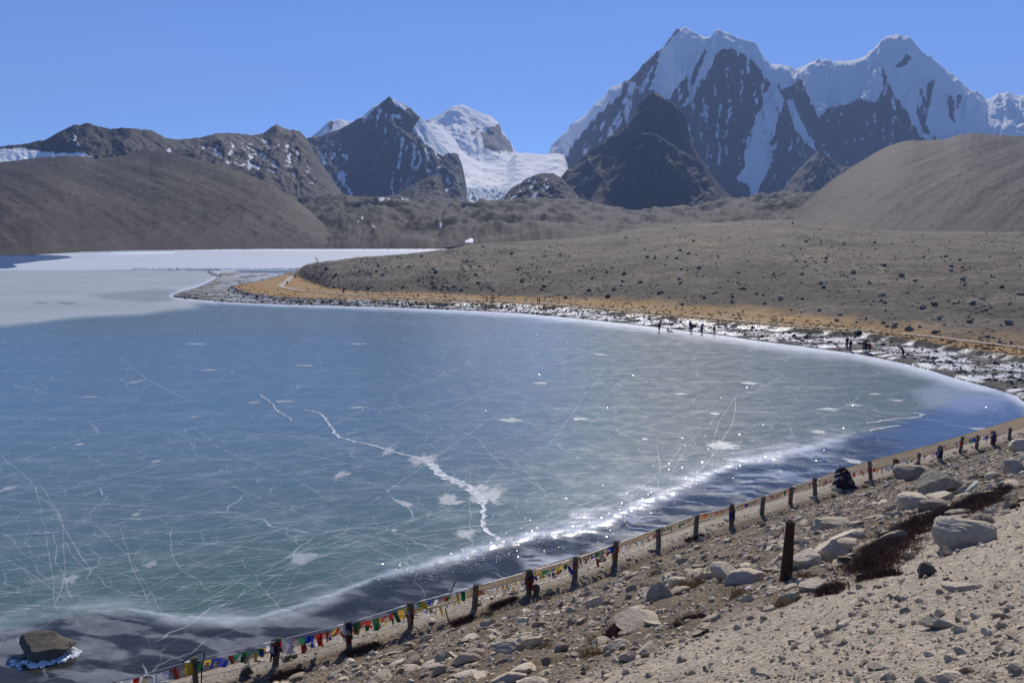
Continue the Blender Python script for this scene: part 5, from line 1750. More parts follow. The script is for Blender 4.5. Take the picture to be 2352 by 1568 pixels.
VIV = ['blue', 'white', 'red', 'green', 'yellow']
BAYS = [  # flags, size, palette, look, hang height
    (10, 1.0, ['white', 'white', 'red', 'faded', 'yellow'], 'white, red and faded yellow prayer flags left of the bent rod', 0.97),
    (11, 1.0, ['red', 'green', 'yellow', 'blue', 'white', 'red', 'green'], 'vivid prayer flags above the round grey boulder', 0.90),
    (13, 1.1, ['yellow', 'red', 'white', 'red', 'green', 'yellow', 'blue', 'blue', 'red', 'red', 'green'], 'dense vivid prayer flags between the two hollow-topped posts', 0.93),
    (11, 1.1, ['red', 'green', 'yellow', 'red', 'blue', 'green', 'yellow', 'red'], 'red, green and yellow prayer flags lifted by the wind', 0.93),
    (9, 0.95, ['green', 'yellow', 'blue', 'white', 'red', 'green', 'yellow'], 'sparse small prayer flags with a yellow one by the leaning stick', 0.97),
    (13, 0.7, ['faded', 'orange', 'faded', 'yellow', 'white', 'faded'], 'pale tattered prayer flags between posts', 0.8),
    (14, 0.75, ['green', 'faded', 'blue', 'yellow', 'red', 'green'], 'greenish tattered prayer flags right of the wrapped post', 0.9),
    (13, 0.8, ['red', 'blue', 'green', 'faded', 'red'], 'dark red and green prayer flags bunched on the rail', 0.97),
    (13, 0.65, ['faded', 'red', 'green', 'white'], 'small faded prayer flags strung low', 0.8),
    (14, 0.6, ['yellow', 'green', 'faded', 'green'], 'yellow-green tattered prayer flags', 0.95),
    (13, 0.55, ['red', 'faded', 'orange', 'faded'], 'thin row of reddish prayer flags', 0.97),
    (14, 0.5, ['red', 'faded', 'red', 'blue'], 'thin dark row of tiny prayer flags', 0.97),
    (13, 0.6, ['blue', 'faded', 'green', 'orange'], 'thin row of bluish prayer flags', 0.97),
    (10, 0.6, ['faded', 'green', 'red'], 'a few dull prayer flags', 0.9),
    (13, 0.7, ['white', 'red', 'faded', 'orange', 'blue'], 'pale prayer flags left of the big cloth heap', 0.85),
    (13, 0.8, ['red', 'orange', 'white', 'red'], 'red and orange prayer flags right of the big cloth heap', 0.85),
    (13, 0.8, ['red', 'blue', 'green', 'yellow', 'white'], 'mixed prayer flags left of the yellow-wrapped post', 0.7),
    (11, 0.8, ['green', 'red', 'faded', 'white'], 'mixed prayer flags right of the yellow-wrapped post', 0.75),
    (10, 0.8, ['faded', 'white', 'blue', 'red'], 'washed-out prayer flags on the far stretch of fence', 0.7),
    (10, 0.8, ['white', 'red', 'faded'], 'white and red prayer flags on the far stretch of fence', 0.9),
    (10, 0.8, ['faded', 'blue', 'green'], 'dull blue prayer flags near the fence end', 0.9),
    (10, 0.8, ['white', 'faded', 'blue'], 'pale prayer flags at the fence end', 0.9),
]
for i, (nf, sc, pal, look, hh) in enumerate(BAYS):
    a, c = FEET[i] + Vector((0, 0, hh + 0.05)), FEET[i + 1] + Vector((0, 0, hh + 0.03))
    off = Vector((FN[0], FN[1], 0)) * 0.06
    root = bpy.data.objects.new('prayer_flag_string', None)
    COL.objects.link(root)
    root.location = a + off
    tag(root, look + ', ' + ORD[i] + ' fence bay', 'prayer flags', 'prayer flag strings on the fence')
    line = []
    sag = rf.uniform(0.05, 0.16) if hh > 0.85 else rf.uniform(0.10, 0.2)
    for j in range(13):
        u = j / 12
        q = (c - a) * u
        line.append((q.x, q.y, q.z - sag * math.sin(math.pi * u)))
    mb = MB()
    mb.tube(line, 0.006, 4)
    add('cord', mb.mesh('cord'), M_cord, root)
    d = (c - a).normalized()
    for j in range(nf):
        u = (j + 0.6 + 0.25 * rf.normal()) / (nf + 0.4)
        u = min(max(u, 0.03), 0.97)
        q = (c - a) * u
        w, h = 0.22 * sc * rf.uniform(0.7, 1.2), 0.36 * sc * rf.uniform(0.55, 1.25)
        dd = Vector((d.x, d.y, 0))
        dd.rotate(Matrix.Rotation(rf.normal() * 0.35, 3, 'Z'))
        o = add('flag', flag_mesh(w, h, dd, rf.uniform(-0.7, 1.0)), FM[pal[(j + int(rf.integers(0, 2))) % len(pal)]], root)
        o.location = (q.x, q.y, q.z - sag * math.sin(math.pi * u))

WM = {k: plain('dull_shaded_cloth_' + k, (c[0] * 0.30 + 0.012, c[1] * 0.28 + 0.010, c[2] * 0.24 + 0.009), 0.95, 0.45, 12, bump_s=0.3, bump_d=0.01, spec=0.1) for k, c in FC.items()}  # flag colours dulled towards brown and darkened as if in shade
# second, lower strands tangled under the first bays
LOW = [(1, 10, ['green', 'faded', 'yellow', 'blue', 'white'], 'lower slack strand of green and yellow flags beside the round grey boulder'),
       (2, 11, ['white', 'blue', 'green', 'red', 'faded', 'blue'], 'lower slack strand of blue and white flags between the hollow-topped posts'),
       (3, 10, ['yellow', 'faded', 'green', 'red', 'white'], 'lower slack strand of mixed flags left of the red-wrapped post'),
       (4, 11, ['faded', 'yellow', 'white', 'faded'], 'lower slack strand of pale tattered flags behind the crooked stake'),
       (5, 12, ['orange', 'faded', 'white', 'yellow'], 'lower slack strand of pale orange flags left of the wrapped post bundle'),
       (6, 12, ['green', 'blue', 'faded', 'red'], 'lower slack strand of dull green flags right of the wrapped post bundle'),
       (7, 10, ['faded', 'red', 'blue'], 'lower slack strand of dull red flags right of the bare post')]
for i, nf, pal, lab in LOW:
    a, c = FEET[i] + Vector((0, 0, 0.86 + 0.08 * rf.normal())), FEET[i + 1] + Vector((0, 0, 0.80 + 0.08 * rf.normal()))
    off = Vector((FN[0], FN[1], 0)) * 0.10
    root = bpy.data.objects.new('prayer_flag_string', None)
    COL.objects.link(root)
    root.location = a + off
    tag(root, lab, 'prayer flags', 'prayer flag strings on the fence')
    sag = rf.uniform(0.16, 0.26)
    line = [((c - a) * (j / 12)).to_tuple() for j in range(13)]
    line = [(q[0], q[1], q[2] - sag * math.sin(math.pi * j / 12)) for j, q in enumerate(line)]
    mb = MB()
    mb.tube(line, 0.006, 4)
    add('cord', mb.mesh('cord'), M_cord, root)
    d = (c - a).normalized()
    for j in range(nf):
        u = min(max((j + 0.5 + 0.4 * rf.normal()) / nf, 0.03), 0.97)
        q = (c - a) * u
        dd = Vector((d.x, d.y, 0))
        dd.rotate(Matrix.Rotation(rf.normal() * 0.6, 3, 'Z'))
        o = add('flag', flag_mesh(0.17 * rf.uniform(0.6, 1.2), 0.26 * rf.uniform(0.4, 1.3), dd, rf.uniform(-0.9, 1.2)), FM[pal[j % len(pal)]], root)
        o.location = (q.x, q.y, q.z - sag * math.sin(math.pi * u))

# cloths tied round the posts
def tied_cloth(i, cols, hang, label, bulk=1.0, name='tied_cloth'):
    p = FEET[i]
    root = bpy.data.objects.new(name, None)
    COL.objects.link(root)
    root.location = p
    tag(root, label, 'cloth', 'cloths tied to the fence posts')
    z0 = PH - 0.10
    for k, cname in enumerate(cols):
        zt = z0 - k * hang / max(len(cols), 1)
        V, F = [], []
        nseg = 14
        hgt = hang / len(cols) * rf.uniform(1.1, 1.6)
        for j in range(5):
            v = j / 4
            for s_ in range(nseg):
                an = 2 * math.pi * s_ / nseg
                rad = (0.112 + 0.03 * v + 0.022 * math.sin(3 * an + 2 * k + v * 2) + 0.012 * rf.normal()) * bulk
                V.append((rad * math.cos(an), rad * math.sin(an), zt - v * hgt * (1 + 0.35 * math.sin(an * 2 + k * 2.1))))
        for j in range(4):
            for s_ in range(nseg):
                F.append((j * nseg + s_, j * nseg + (s_ + 1) % nseg, (j + 1) * nseg + (s_ + 1) % nseg, (j + 1) * nseg + s_))
        me = bpy.data.meshes.new('wrap')
        me.from_pydata(V, [], F)
        me.polygons.foreach_set('use_smooth', [True] * len(F))
        add('wrap', me, WM[cname], root)
    for k in range(3):
        cname = cols[(k + 1) % len(cols)]
        an = rf.uniform(0, 6.28)
        o = add('tail', flag_mesh(0.10 * bulk, 0.35 * bulk * rf.uniform(0.7, 1.2), (math.cos(an), math.sin(an), 0), 0.4), FM[cname], root)
        o.location = (0.13 * bulk * math.cos(an + 1.5), 0.13 * bulk * math.sin(an + 1.5), z0 - 0.15 - 0.1 * k)
    return root
tied_cloth(2, ['orange', 'blue', 'blue'], 0.40, 'blue and orange cloth tied round the hollow-topped post by the boulder')
tied_cloth(3, ['blue', 'green', 'red'], 0.62, 'blue, green and red cloth wrapped round the second hollow-topped post')
tied_cloth(4, ['faded', 'red', 'red'], 0.62, 'red cloth wrapped round the post near the leaning stick')
tied_cloth(6, ['faded', 'blue', 'red', 'faded'], 0.7, 'thick dull blue and red cloth bundle hiding a fence post', 1.25)
tied_cloth(8, ['orange', 'red', 'faded'], 0.6, 'orange-red cloth knotted on the post with a yellow scrap')
tied_cloth(11, ['faded', 'blue', 'faded'], 0.7, 'dark bulky cloth covering a post above the dry slope', 1.15)
tied_cloth(17, ['yellow', 'yellow', 'blue', 'white'], 0.75, 'yellow and blue cloth tied to a far fence post', 1.2)
tied_cloth(19, ['white', 'blue', 'blue'], 0.8, 'white-topped dark blue cloth on a far fence post', 1.25)
tied_cloth(22, ['blue', 'orange'], 0.8, 'bright blue cloth on the last visible post', 1.3)

# heap of flags and scarves over one post
p = FEET[15]
root = bpy.data.objects.new('cloth_heap', None)
COL.objects.link(root)
root.location = p
tag(root, 'tall dark heap of prayer flags and scarves draped over one fence post', 'cloth heap')
V, F = [], []
ns, nj = 22, 12
for j in range(nj):
    v = j / (nj - 1)
    for s_ in range(ns):
        an = 2 * math.pi * s_ / ns
        rad = (0.12 + 0.55 * v ** 0.6) * (1 + 0.22 * math.sin(5 * an + 5 * v) + 0.16 * math.sin(2 * an + 9 * v) + 0.12 * rf.normal())
        V.append((rad * math.cos(an) - 0.28 * (1 - v) ** 1.5, rad * 0.75 * math.sin(an), 1.30 * (1 - v) - 0.1 + 0.06 * rf.normal()))
for j in range(nj - 1):
    for s_ in range(ns):
        F.append((j * ns + s_, j * ns + (s_ + 1) % ns, (j + 1) * ns + (s_ + 1) % ns, (j + 1) * ns + s_))
F.append(tuple(range(ns)))
me = bpy.data.meshes.new('drape')
me.from_pydata(V, [], F)
me.polygons.foreach_set('use_smooth', [True] * len(F))
M_drape = plain('dark_cloth', (0.030, 0.032, 0.055), 0.95, 0.6, 7, bump_s=0.5, bump_d=0.04, spec=0.1)
add('drape', me, M_drape, root)
for k in range(44):
    an = rf.uniform(0, 6.28)
    v = rf.uniform(0.05, 0.85)
    cn = ['red', 'orange', 'blue', 'faded', 'green', 'red', 'white'][k % 7]
    o = add('flag', flag_mesh(0.2, 0.26, (math.cos(an + 1.57), math.sin(an + 1.57), 0), 0.3), FM[cn], root)
    rad = 0.15 + 0.55 * v ** 0.6
    o.location = (rad * math.cos(an) - 0.2 * (1 - v), rad * 0.75 * math.sin(an), 1.30 * (1 - v) - 0.02)
mb = MB()
mb.tube([(-0.2, 0, 1.0), (-0.35, 0, 1.4), (-0.62, 0.02, 1.75), (-0.74, 0.02, 1.5)], [0.03, 0.025, 0.02, 0.015], 6)
add('stick', mb.mesh('stick', True), M_cord, root)

# bent rod tied to the second post
M_iron = plain('rusty_iron', (0.050, 0.030, 0.022), 0.7, 0.5, 18, metal=0.3, bump_s=0.4, bump_d=0.006)
def at_depth(sx_, sy_, Y):
    t, e = fan(sx_, sy_)
    return Vector((float(t) * Y, Y, EYE + float(e) * Y))
Yp = FEET[1].y
rod = [at_depth(*q, Yp - 0.15) for q in [(372, 1556), (392, 1540), (415, 1522), (440, 1505), (456, 1497), (466, 1496), (470, 1503), (467, 1516), (463, 1532), (463, 1556), (462, 1574)]]
c0 = rod[0].copy()
mb = MB()
mb.tube([tuple(q - c0) for q in smooth_line([tuple(q) for q in rod], 4).tolist() and [Vector(w) for w in smooth_line([tuple(q) for q in rod], 4).tolist()]], 0.022, 7)
o = add('bent_rod', mb.mesh('bent_rod', True), M_iron)
o.location = c0
tag(o, 'dark iron rod bent into a hook beside the cloth-wrapped post', 'rod')

# leaning sticks by the fence
def stick(name, pts, Y, rad, mat, label, cat):
    P3 = [at_depth(*q, Y + dy) for (q, dy) in pts]
    c0 = P3[0].copy()
    mb = MB()
    mb.tube([tuple(q - c0) for q in P3], rad, 6)
    o = add(name, mb.mesh(name, True), mat)
    o.location = c0
    return tag(o, label, cat)
M_wood = plain('weathered_wood', (0.085, 0.060, 0.045), 0.9, 0.4, 20, bump_s=0.4, bump_d=0.005)
stick('stick', [((1032, 1372), 0), ((1037, 1354), 0), ((1046, 1334), 0)], FEET[4].y + 1.2, [0.02, 0.024, 0.028], M_wood, 'short dark stick leaning against the rails by the red-wrapped post', 'stick')
stick('stake', [((1032, 1428), 0), ((1026, 1410), 0), ((1023, 1398), 0), ((1026, 1390), 0)], FEET[5].y - 1.2, [0.03, 0.028, 0.024, 0.02], M_wood, 'crooked dark stake standing upright on the near side of the rails', 'stake')

# ------------------------------------------------------------------ rusty iron post on the slope
pb = slope_hit(1804, 1345, False)
pt = at_depth(1816, 1196, pb.y)
ax = pt - pb
D = pb.y * cp - (pb.z - EYE) * sp
mb = MB()
ln = ax.length
prof_pts = [(-0.3, 15.4), (0, 14.6), (ln * 0.5, 12.0), (ln * 0.94, 9.4), (ln * 0.945, 10.4), (ln * 0.995, 10.2), (ln, 9.8), (ln, 7.4), (ln * 0.93, 7.0)]
k = 24
V, F = [], []
for z_, rpx in prof_pts:
    for q in range(k):
        an = 2 * math.pi * q / k
        V.append((rpx * D / FOC * math.cos(an), rpx * D / FOC * math.sin(an), z_))
for i in range(len(prof_pts) - 1):
    for q in range(k):
        F.append((i * k + q, i * k + (q + 1) % k, (i + 1) * k + (q + 1) % k, (i + 1) * k + q))
F.append(tuple((len(prof_pts) - 1) * k + q for q in range(k)))
mb.put(V, F)
o = add('iron_post', mb.mesh('iron_post', True), M_iron)
o.location = pb
o.rotation_euler = ax.to_track_quat('Z', 'Y').to_euler()
tag(o, 'tapered rusty iron post standing alone among the boulders', 'post')

# white plates, cloth scrap and plank
M_white = plain('white_sheet', (0.72, 0.72, 0.76), 0.6, 0.12, 15, bump_s=0.1, bump_d=0.004)
def sheet(name, poly, mat, label, cat, th=0.012, lift=0.06):
    P3 = [at_depth(q[0], q[1], 1.0) for q in poly]
    hit = slope_hit(sum(q[0] for q in poly) / len(poly), max(q[1] for q in poly), False)
    nrm = Vector((0.18, -0.34, 0.92)).normalized()
    base = hit + Vector((0, 0, lift))
    out = []
    cam0 = Vector((0, 0, EYE))
    for q in poly:
        t, e = fan(*q)
        dv = Vector((float(t), 1, float(e)))
        u = (base - cam0).dot(nrm) / dv.dot(nrm)
        out.append(cam0 + dv * u)
    c = out[0].copy()
    n = len(out)
    V = [tuple(w - c) for w in out] + [tuple(w - c - nrm * th) for w in out]
    F = [tuple(range(n)), tuple(range(2 * n - 1, n - 1, -1))] + [(i, n + i, n + (i + 1) % n, (i + 1) % n) for i in range(n)]
    me = bpy.data.meshes.new(name)
    me.from_pydata(V, [], F)
    o = add(name, me, mat)
    o.location = c
    return tag(o, label, cat)
sheet('white_plate', [(1710, 1346), (1724, 1345), (1727, 1366), (1709, 1365)], M_white, 'upright white plate with two dark spots left of the iron post', 'plate')
sheet('white_plate', [(1731, 1358), (1748, 1344), (1768, 1351), (1756, 1360), (1745, 1361)], M_white, 'kinked white plate lying flat beside the iron post', 'plate')
sheet('yellow_cloth', [(2022, 1272), (2030, 1266), (2044, 1262), (2062, 1261), (2056, 1270), (2046, 1276), (2034, 1280), (2024, 1281)], plain('yellow_scrap', (0.52, 0.45, 0.12), 0.8, 0.25, 25, bump_s=0.6, bump_d=0.02), 'yellow cloth scrap lying by the shrub below the cream boulder', 'cloth', 0.02, 0.10)
sheet('plastic_scrap', [(1690, 1402), (1716, 1400), (1722, 1408), (1700, 1414), (1688, 1412)], plain('red_white_plastic', (0.55, 0.30, 0.28), 0.4, 0.6, 40, bump_s=0.4, bump_d=0.01), 'crumpled red and white plastic litter among dry grass', 'litter', 0.03, 0.05)
M_plank = plain('plank', (0.33, 0.36, 0.33), 0.8, 0.2, 12, bump_s=0.3, bump_d=0.01)
pa = slope_hit(2214, 1140, False)
pc = at_depth(2244, 1107, pa.y + 1.2)
mb = MB()
mb.tube([(0, 0, 0.02), tuple((pc - pa) * 0.5 + Vector((0, 0, 0.03))), tuple(pc - pa)], [0.075, 0.07, 0.06], 8)
o = add('plank', mb.mesh('plank', True), M_plank)
o.location = pa
tag(o, 'pale greenish round plank sloping out of the dark shrub', 'plank')

# ------------------------------------------------------------------ shrubs and dry grass
def twigs(n, blob, ln, wd, rs, lean=0.6):
    """blob(k) -> base points (n,3); thin two-sided twigs"""
    B = blob(n, rs)
    d = rs.normal(size=(n, 3)) * lean
    d[:, 2] = np.abs(d[:, 2]) + 0.55
    d /= np.linalg.norm(d, axis=1)[:, None]
    l = ln * rs.uniform(0.5, 1.3, n)[:, None]
    side = np.cross(d, rs.normal(size=(n, 3)))
    side /= np.linalg.norm(side, axis=1)[:, None] + 1e-9
    mid = B + d * l * 0.55 + side * l * 0.12
    V = np.empty((n, 5, 3))
    V[:, 0], V[:, 1] = B - side * wd, B + side * wd
    V[:, 2], V[:, 3] = mid + side * wd * 0.8, mid - side * wd * 0.8
    V[:, 4] = B + d * l
    i = np.arange(n)[:, None] * 5
    F = np.vstack([np.hstack([i, i + 1, i + 2]), np.hstack([i, i + 2, i + 3]), np.hstack([i + 3, i + 2, i + 4])])
    return V.reshape(-1, 3), F
def veg_mat(name, a, c, tip):
    m, nt, b = new_mat(name)
    ge = N(nt, 'ShaderNodeNewGeometry')
    cc = mixc(nt, ge.outputs['Random Per Island'], a, c)
    L(nt, cc, b.inputs['Base Color'])
    b.inputs['Roughness'].default_value = 0.85
    b.inputs['Specular IOR Level'].default_value = 0.15
    return m
M_shrub = veg_mat('shrub_twigs', (0.060, 0.036, 0.028), (0.17, 0.105, 0.078), None)
M_dry = veg_mat('dry_grass', (0.20, 0.135, 0.060), (0.38, 0.28, 0.15), None)
rs = np.random.default_rng(14)

def band_shrub(line, width, n, ln, name, label, mat, hump=0.3):
    pts = np.array([tuple(slope_hit(*q, False)) for q in line])
    c0 = pts[len(pts) // 2]
    def blob(k, r_):
        u = r_.random(k) * (len(pts) - 1)
        i = np.minimum(u.astype(int), len(pts) - 2)
        f = (u - i)[:, None]
        q = pts[i] * (1 - f) + pts[i + 1] * f
        rad = r_.normal(size=k) * 0.45
        an = r_.uniform(0, 6.28, k)
        w = width * (0.55 + 0.45 * np.sin(math.pi * u / (len(pts) - 1)))
        q[:, 0] += w * rad * np.cos(an)
        q[:, 1] += w * rad * np.sin(an)
        q[:, 2] = slope_z(q[:, 0], q[:, 1], False) - 0.02 + hump * r_.random(k) * np.exp(-rad ** 2 * 2.5) * (0.5 + 0.5 * fbm(q[:, 0] * 1.5, q[:, 1] * 1.5, 2, 400))
        return q - c0
    V, F = twigs(n, blob, ln, 0.006, rs, 0.8)
    o = add(name, mesh_np(name, V, F, smooth=False), mat)
    o.location = c0
    return tag(o, label, 'shrub')
band_shrub([(1985, 1316), (2020, 1285), (2060, 1250), (2100, 1222), (2150, 1200), (2200, 1182), (2250, 1160), (2305, 1138)], 1.0, 26000, 0.22, 'low_shrub', 'long dark reddish-brown shrub thicket on the slope behind the cream boulder', M_shrub, 0.42)
SHR = [((800, 1503), (868, 1482), 0.5, 2600, 'dark bristly shrub just below the second hollow-topped post'), ((628, 1562), (694, 1541), 0.5, 2600, 'dark shrub beside the path at the lower picture edge'),
       ((1040, 1436), (1084, 1418), 0.4, 1600, 'brown shrub below the crooked stake'), ((1128, 1396), (1186, 1374), 0.45, 1900, 'brown shrub between the bare post and the cloth bundle'),
       ((1108, 1534), (1152, 1522), 0.35, 1600, 'dark tufty shrub at the lower edge among small stones'), ((1576, 1243), (1616, 1230), 0.4, 1500, 'reddish shrub below the faded wrapped post'),
       ((1400, 1466), (1424, 1446), 0.3, 1200, 'small grey-brown shrub by the long bedrock slab'), ((1560, 1442), (1612, 1426), 0.35, 1700, 'reddish shrub at the edge of the gravel track'),
       ((1975, 1340), (2048, 1326), 0.3, 1700, 'low reddish shrub strip right of the iron post'), ((1888, 1372), (1930, 1352), 0.3, 1400, 'thin reddish shrub strip on the track edge'), ((1690, 1150), (1740, 1172), 0.4, 0, '')]
for a, c, w, n, lab in SHR:
    if n:
        band_shrub([a, ((a[0] + c[0]) / 2, (a[1] + c[1]) / 2), c], w, n, 0.15, 'low_shrub', lab, M_shrub, 0.16)
V, F = twigs(420, lambda k, r_: np.stack([r_.normal(size=k) * 0.11, r_.normal(size=k) * 0.11, np.zeros(k) - 0.02], -1), 0.26, 0.005, rs, 0.45)
TUFT = mesh_np('grass_tuft', V, F, smooth=False)
TUFT.materials.append(M_dry)
TN = [((1514, 1326), 1.6, 'large bushy tan grass tuft on the slope below the fence'), ((1578, 1352), 1.0, 'tan grass tuft beside the upright angular block'), ((1365, 1514), 0.9, 'tan grass tuft near the track edge'),
      ((1255, 1500), 0.9, 'tan grass tuft right of the brown upright boulder'), ((1848, 1338), 0.9, 'yellow-green grass tuft in the shade of the dark-faced boulder'), ((1704, 1376), 1.0, 'dry grass tuft below the white plates'), ((1799, 1398), 0.8, 'dry grass tuft above the plastic litter')]
for q, s, lab in TN:
    p = slope_hit(*q, False)
    o = add('grass_tuft', TUFT)
    o.location, o.scale, o.rotation_euler = p, (s, s, s * 0.9), (0, 0, rs.uniform(0, 6))
    tag(o, lab, 'grass tuft')
TUFTS = []
for k in range(70):
    for _ in range(20):
        q = (rs.uniform(900, 2300), rs.uniform(1080, 1560))
        p = slope_hit(*q, False)
        if p is None:
            continue
        n_, m_ = slope_n(p.x, p.y)
        if 0.6 < n_ < 21.5:
            break
    s = rs.uniform(0.35, 0.8)
    o = add('grass_tuft', TUFT)
    o.location, o.scale, o.rotation_euler = p, (s, s, s * rs.uniform(0.6, 1.0)), (0, 0, rs.uniform(0, 6))
    tag(o, 'tuft', 'grass tuft', 'dry grass tufts on the near slope')
    TUFTS.append(o)
relate(TUFTS, MARKS, 'small dry grass tuft')
# dry grass along the lake side of the path
def strip_blob(k, r_):
    m_ = r_.uniform(-6, 62, k)
    sh_ = np.interp(m_, near_m, near_n)
    n_ = -1.3 + np.minimum(sh_ + 1.8, -0.2) * r_.random(k) ** 1.3
    keep_ = fbm(m_ / 2.0, n_ / 1.0, 3, 410) > -0.15
    n_ = np.where(keep_, n_, -1.35 - 0.3 * r_.random(k))
    nr_ = n_ + np.interp(m_, _fm, _fn) * np.clip(1 - (n_ - 4) / 12, 0, 1)
    x = FA[0] + FD[0] * m_ + FN[0] * nr_
    y = FA[1] + FD[1] * m_ + FN[1] * nr_
    return np.stack([x, y, slope_z(x, y) - 0.01], -1)
V, F = twigs(17000, strip_blob, 0.09, 0.007, rs, 0.5)
tag(add('dry_grass', mesh_np('dry_grass', V, F, smooth=False), M_dry), 'dry tan grass fringe between the path and the ice', kind='stuff')
# sparse dry grass over the slope
def slope_blob(k, r_):
    m_ = r_.uniform(-12, 60, k)
    n_ = r_.uniform(0.8, 21.5, k)
    f_ = fbm((m_) / 1.2, n_ / 1.2, 3, 411)
    good = np.where(f_ > 0.12)[0]
    sel = r_.choice(good, k)
    m_, n_ = m_[sel] + r_.normal(size=k) * 0.03, n_[sel] + r_.normal(size=k) * 0.03
    nr_ = n_ + np.interp(m_, _fm, _fn) * np.clip(1 - (n_ - 4) / 12, 0, 1)
    x = FA[0] + FD[0] * m_ + FN[0] * nr_
    y = FA[1] + FD[1] * m_ + FN[1] * nr_
    return np.stack([x, y, slope_z(x, y) - 0.01], -1)
V, F = twigs(26000, slope_blob, 0.10, 0.004, rs, 0.7)
tag(add('dry_grass', mesh_np('dry_grass', V, F, smooth=False), M_dry), 'sparse dry grass between the stones of the slope', kind='stuff')
# grass of the strip across the ice: uneven tussocks
items = []
for k in range(1500):
    px = rs.uniform(545, 2352)
    lo_ = np.interp(px, *np.array(HILL_BASE).T)
    hi_ = np.interp(px, *np.array(sorted(GRASS_EDGE[:25])).T)
    if px < 700:
        lo_ = hi_ - 26
    py = lo_ + (hi_ - lo_) * rs.random() ** 0.7
    p = bank_hit(px, py)
    if p is None:
        continue
    items.append((p.x, p.y, p.z + 0.02, float(rs.uniform(0.25, 0.8)), (0, 0, 1), k, 0))
M_tuss = stone_mat('tussock', (0.22, 0.125, 0.042), (0.40, 0.25, 0.10), 5.0, (0.09, 0.06, 0.03))
o = merge_stones('tussock_grass', items, M_tuss, label='uneven orange tussock grass on the far strip')

# ------------------------------------------------------------------ people
SKIN = plain('skin', (0.30, 0.17, 0.11), 0.6, 0.1, 10, bump_s=0)
HAIR = plain('hair', (0.012, 0.010, 0.010), 0.7, 0.2, 10, bump_s=0)
_cl = {}
def cloth(c):
    if c not in _cl:
        _cl[c] = plain('clothing', c, 0.85, 0.2, 14, bump_s=0.2, bump_d=0.01, spec=0.15)
    return _cl[c]

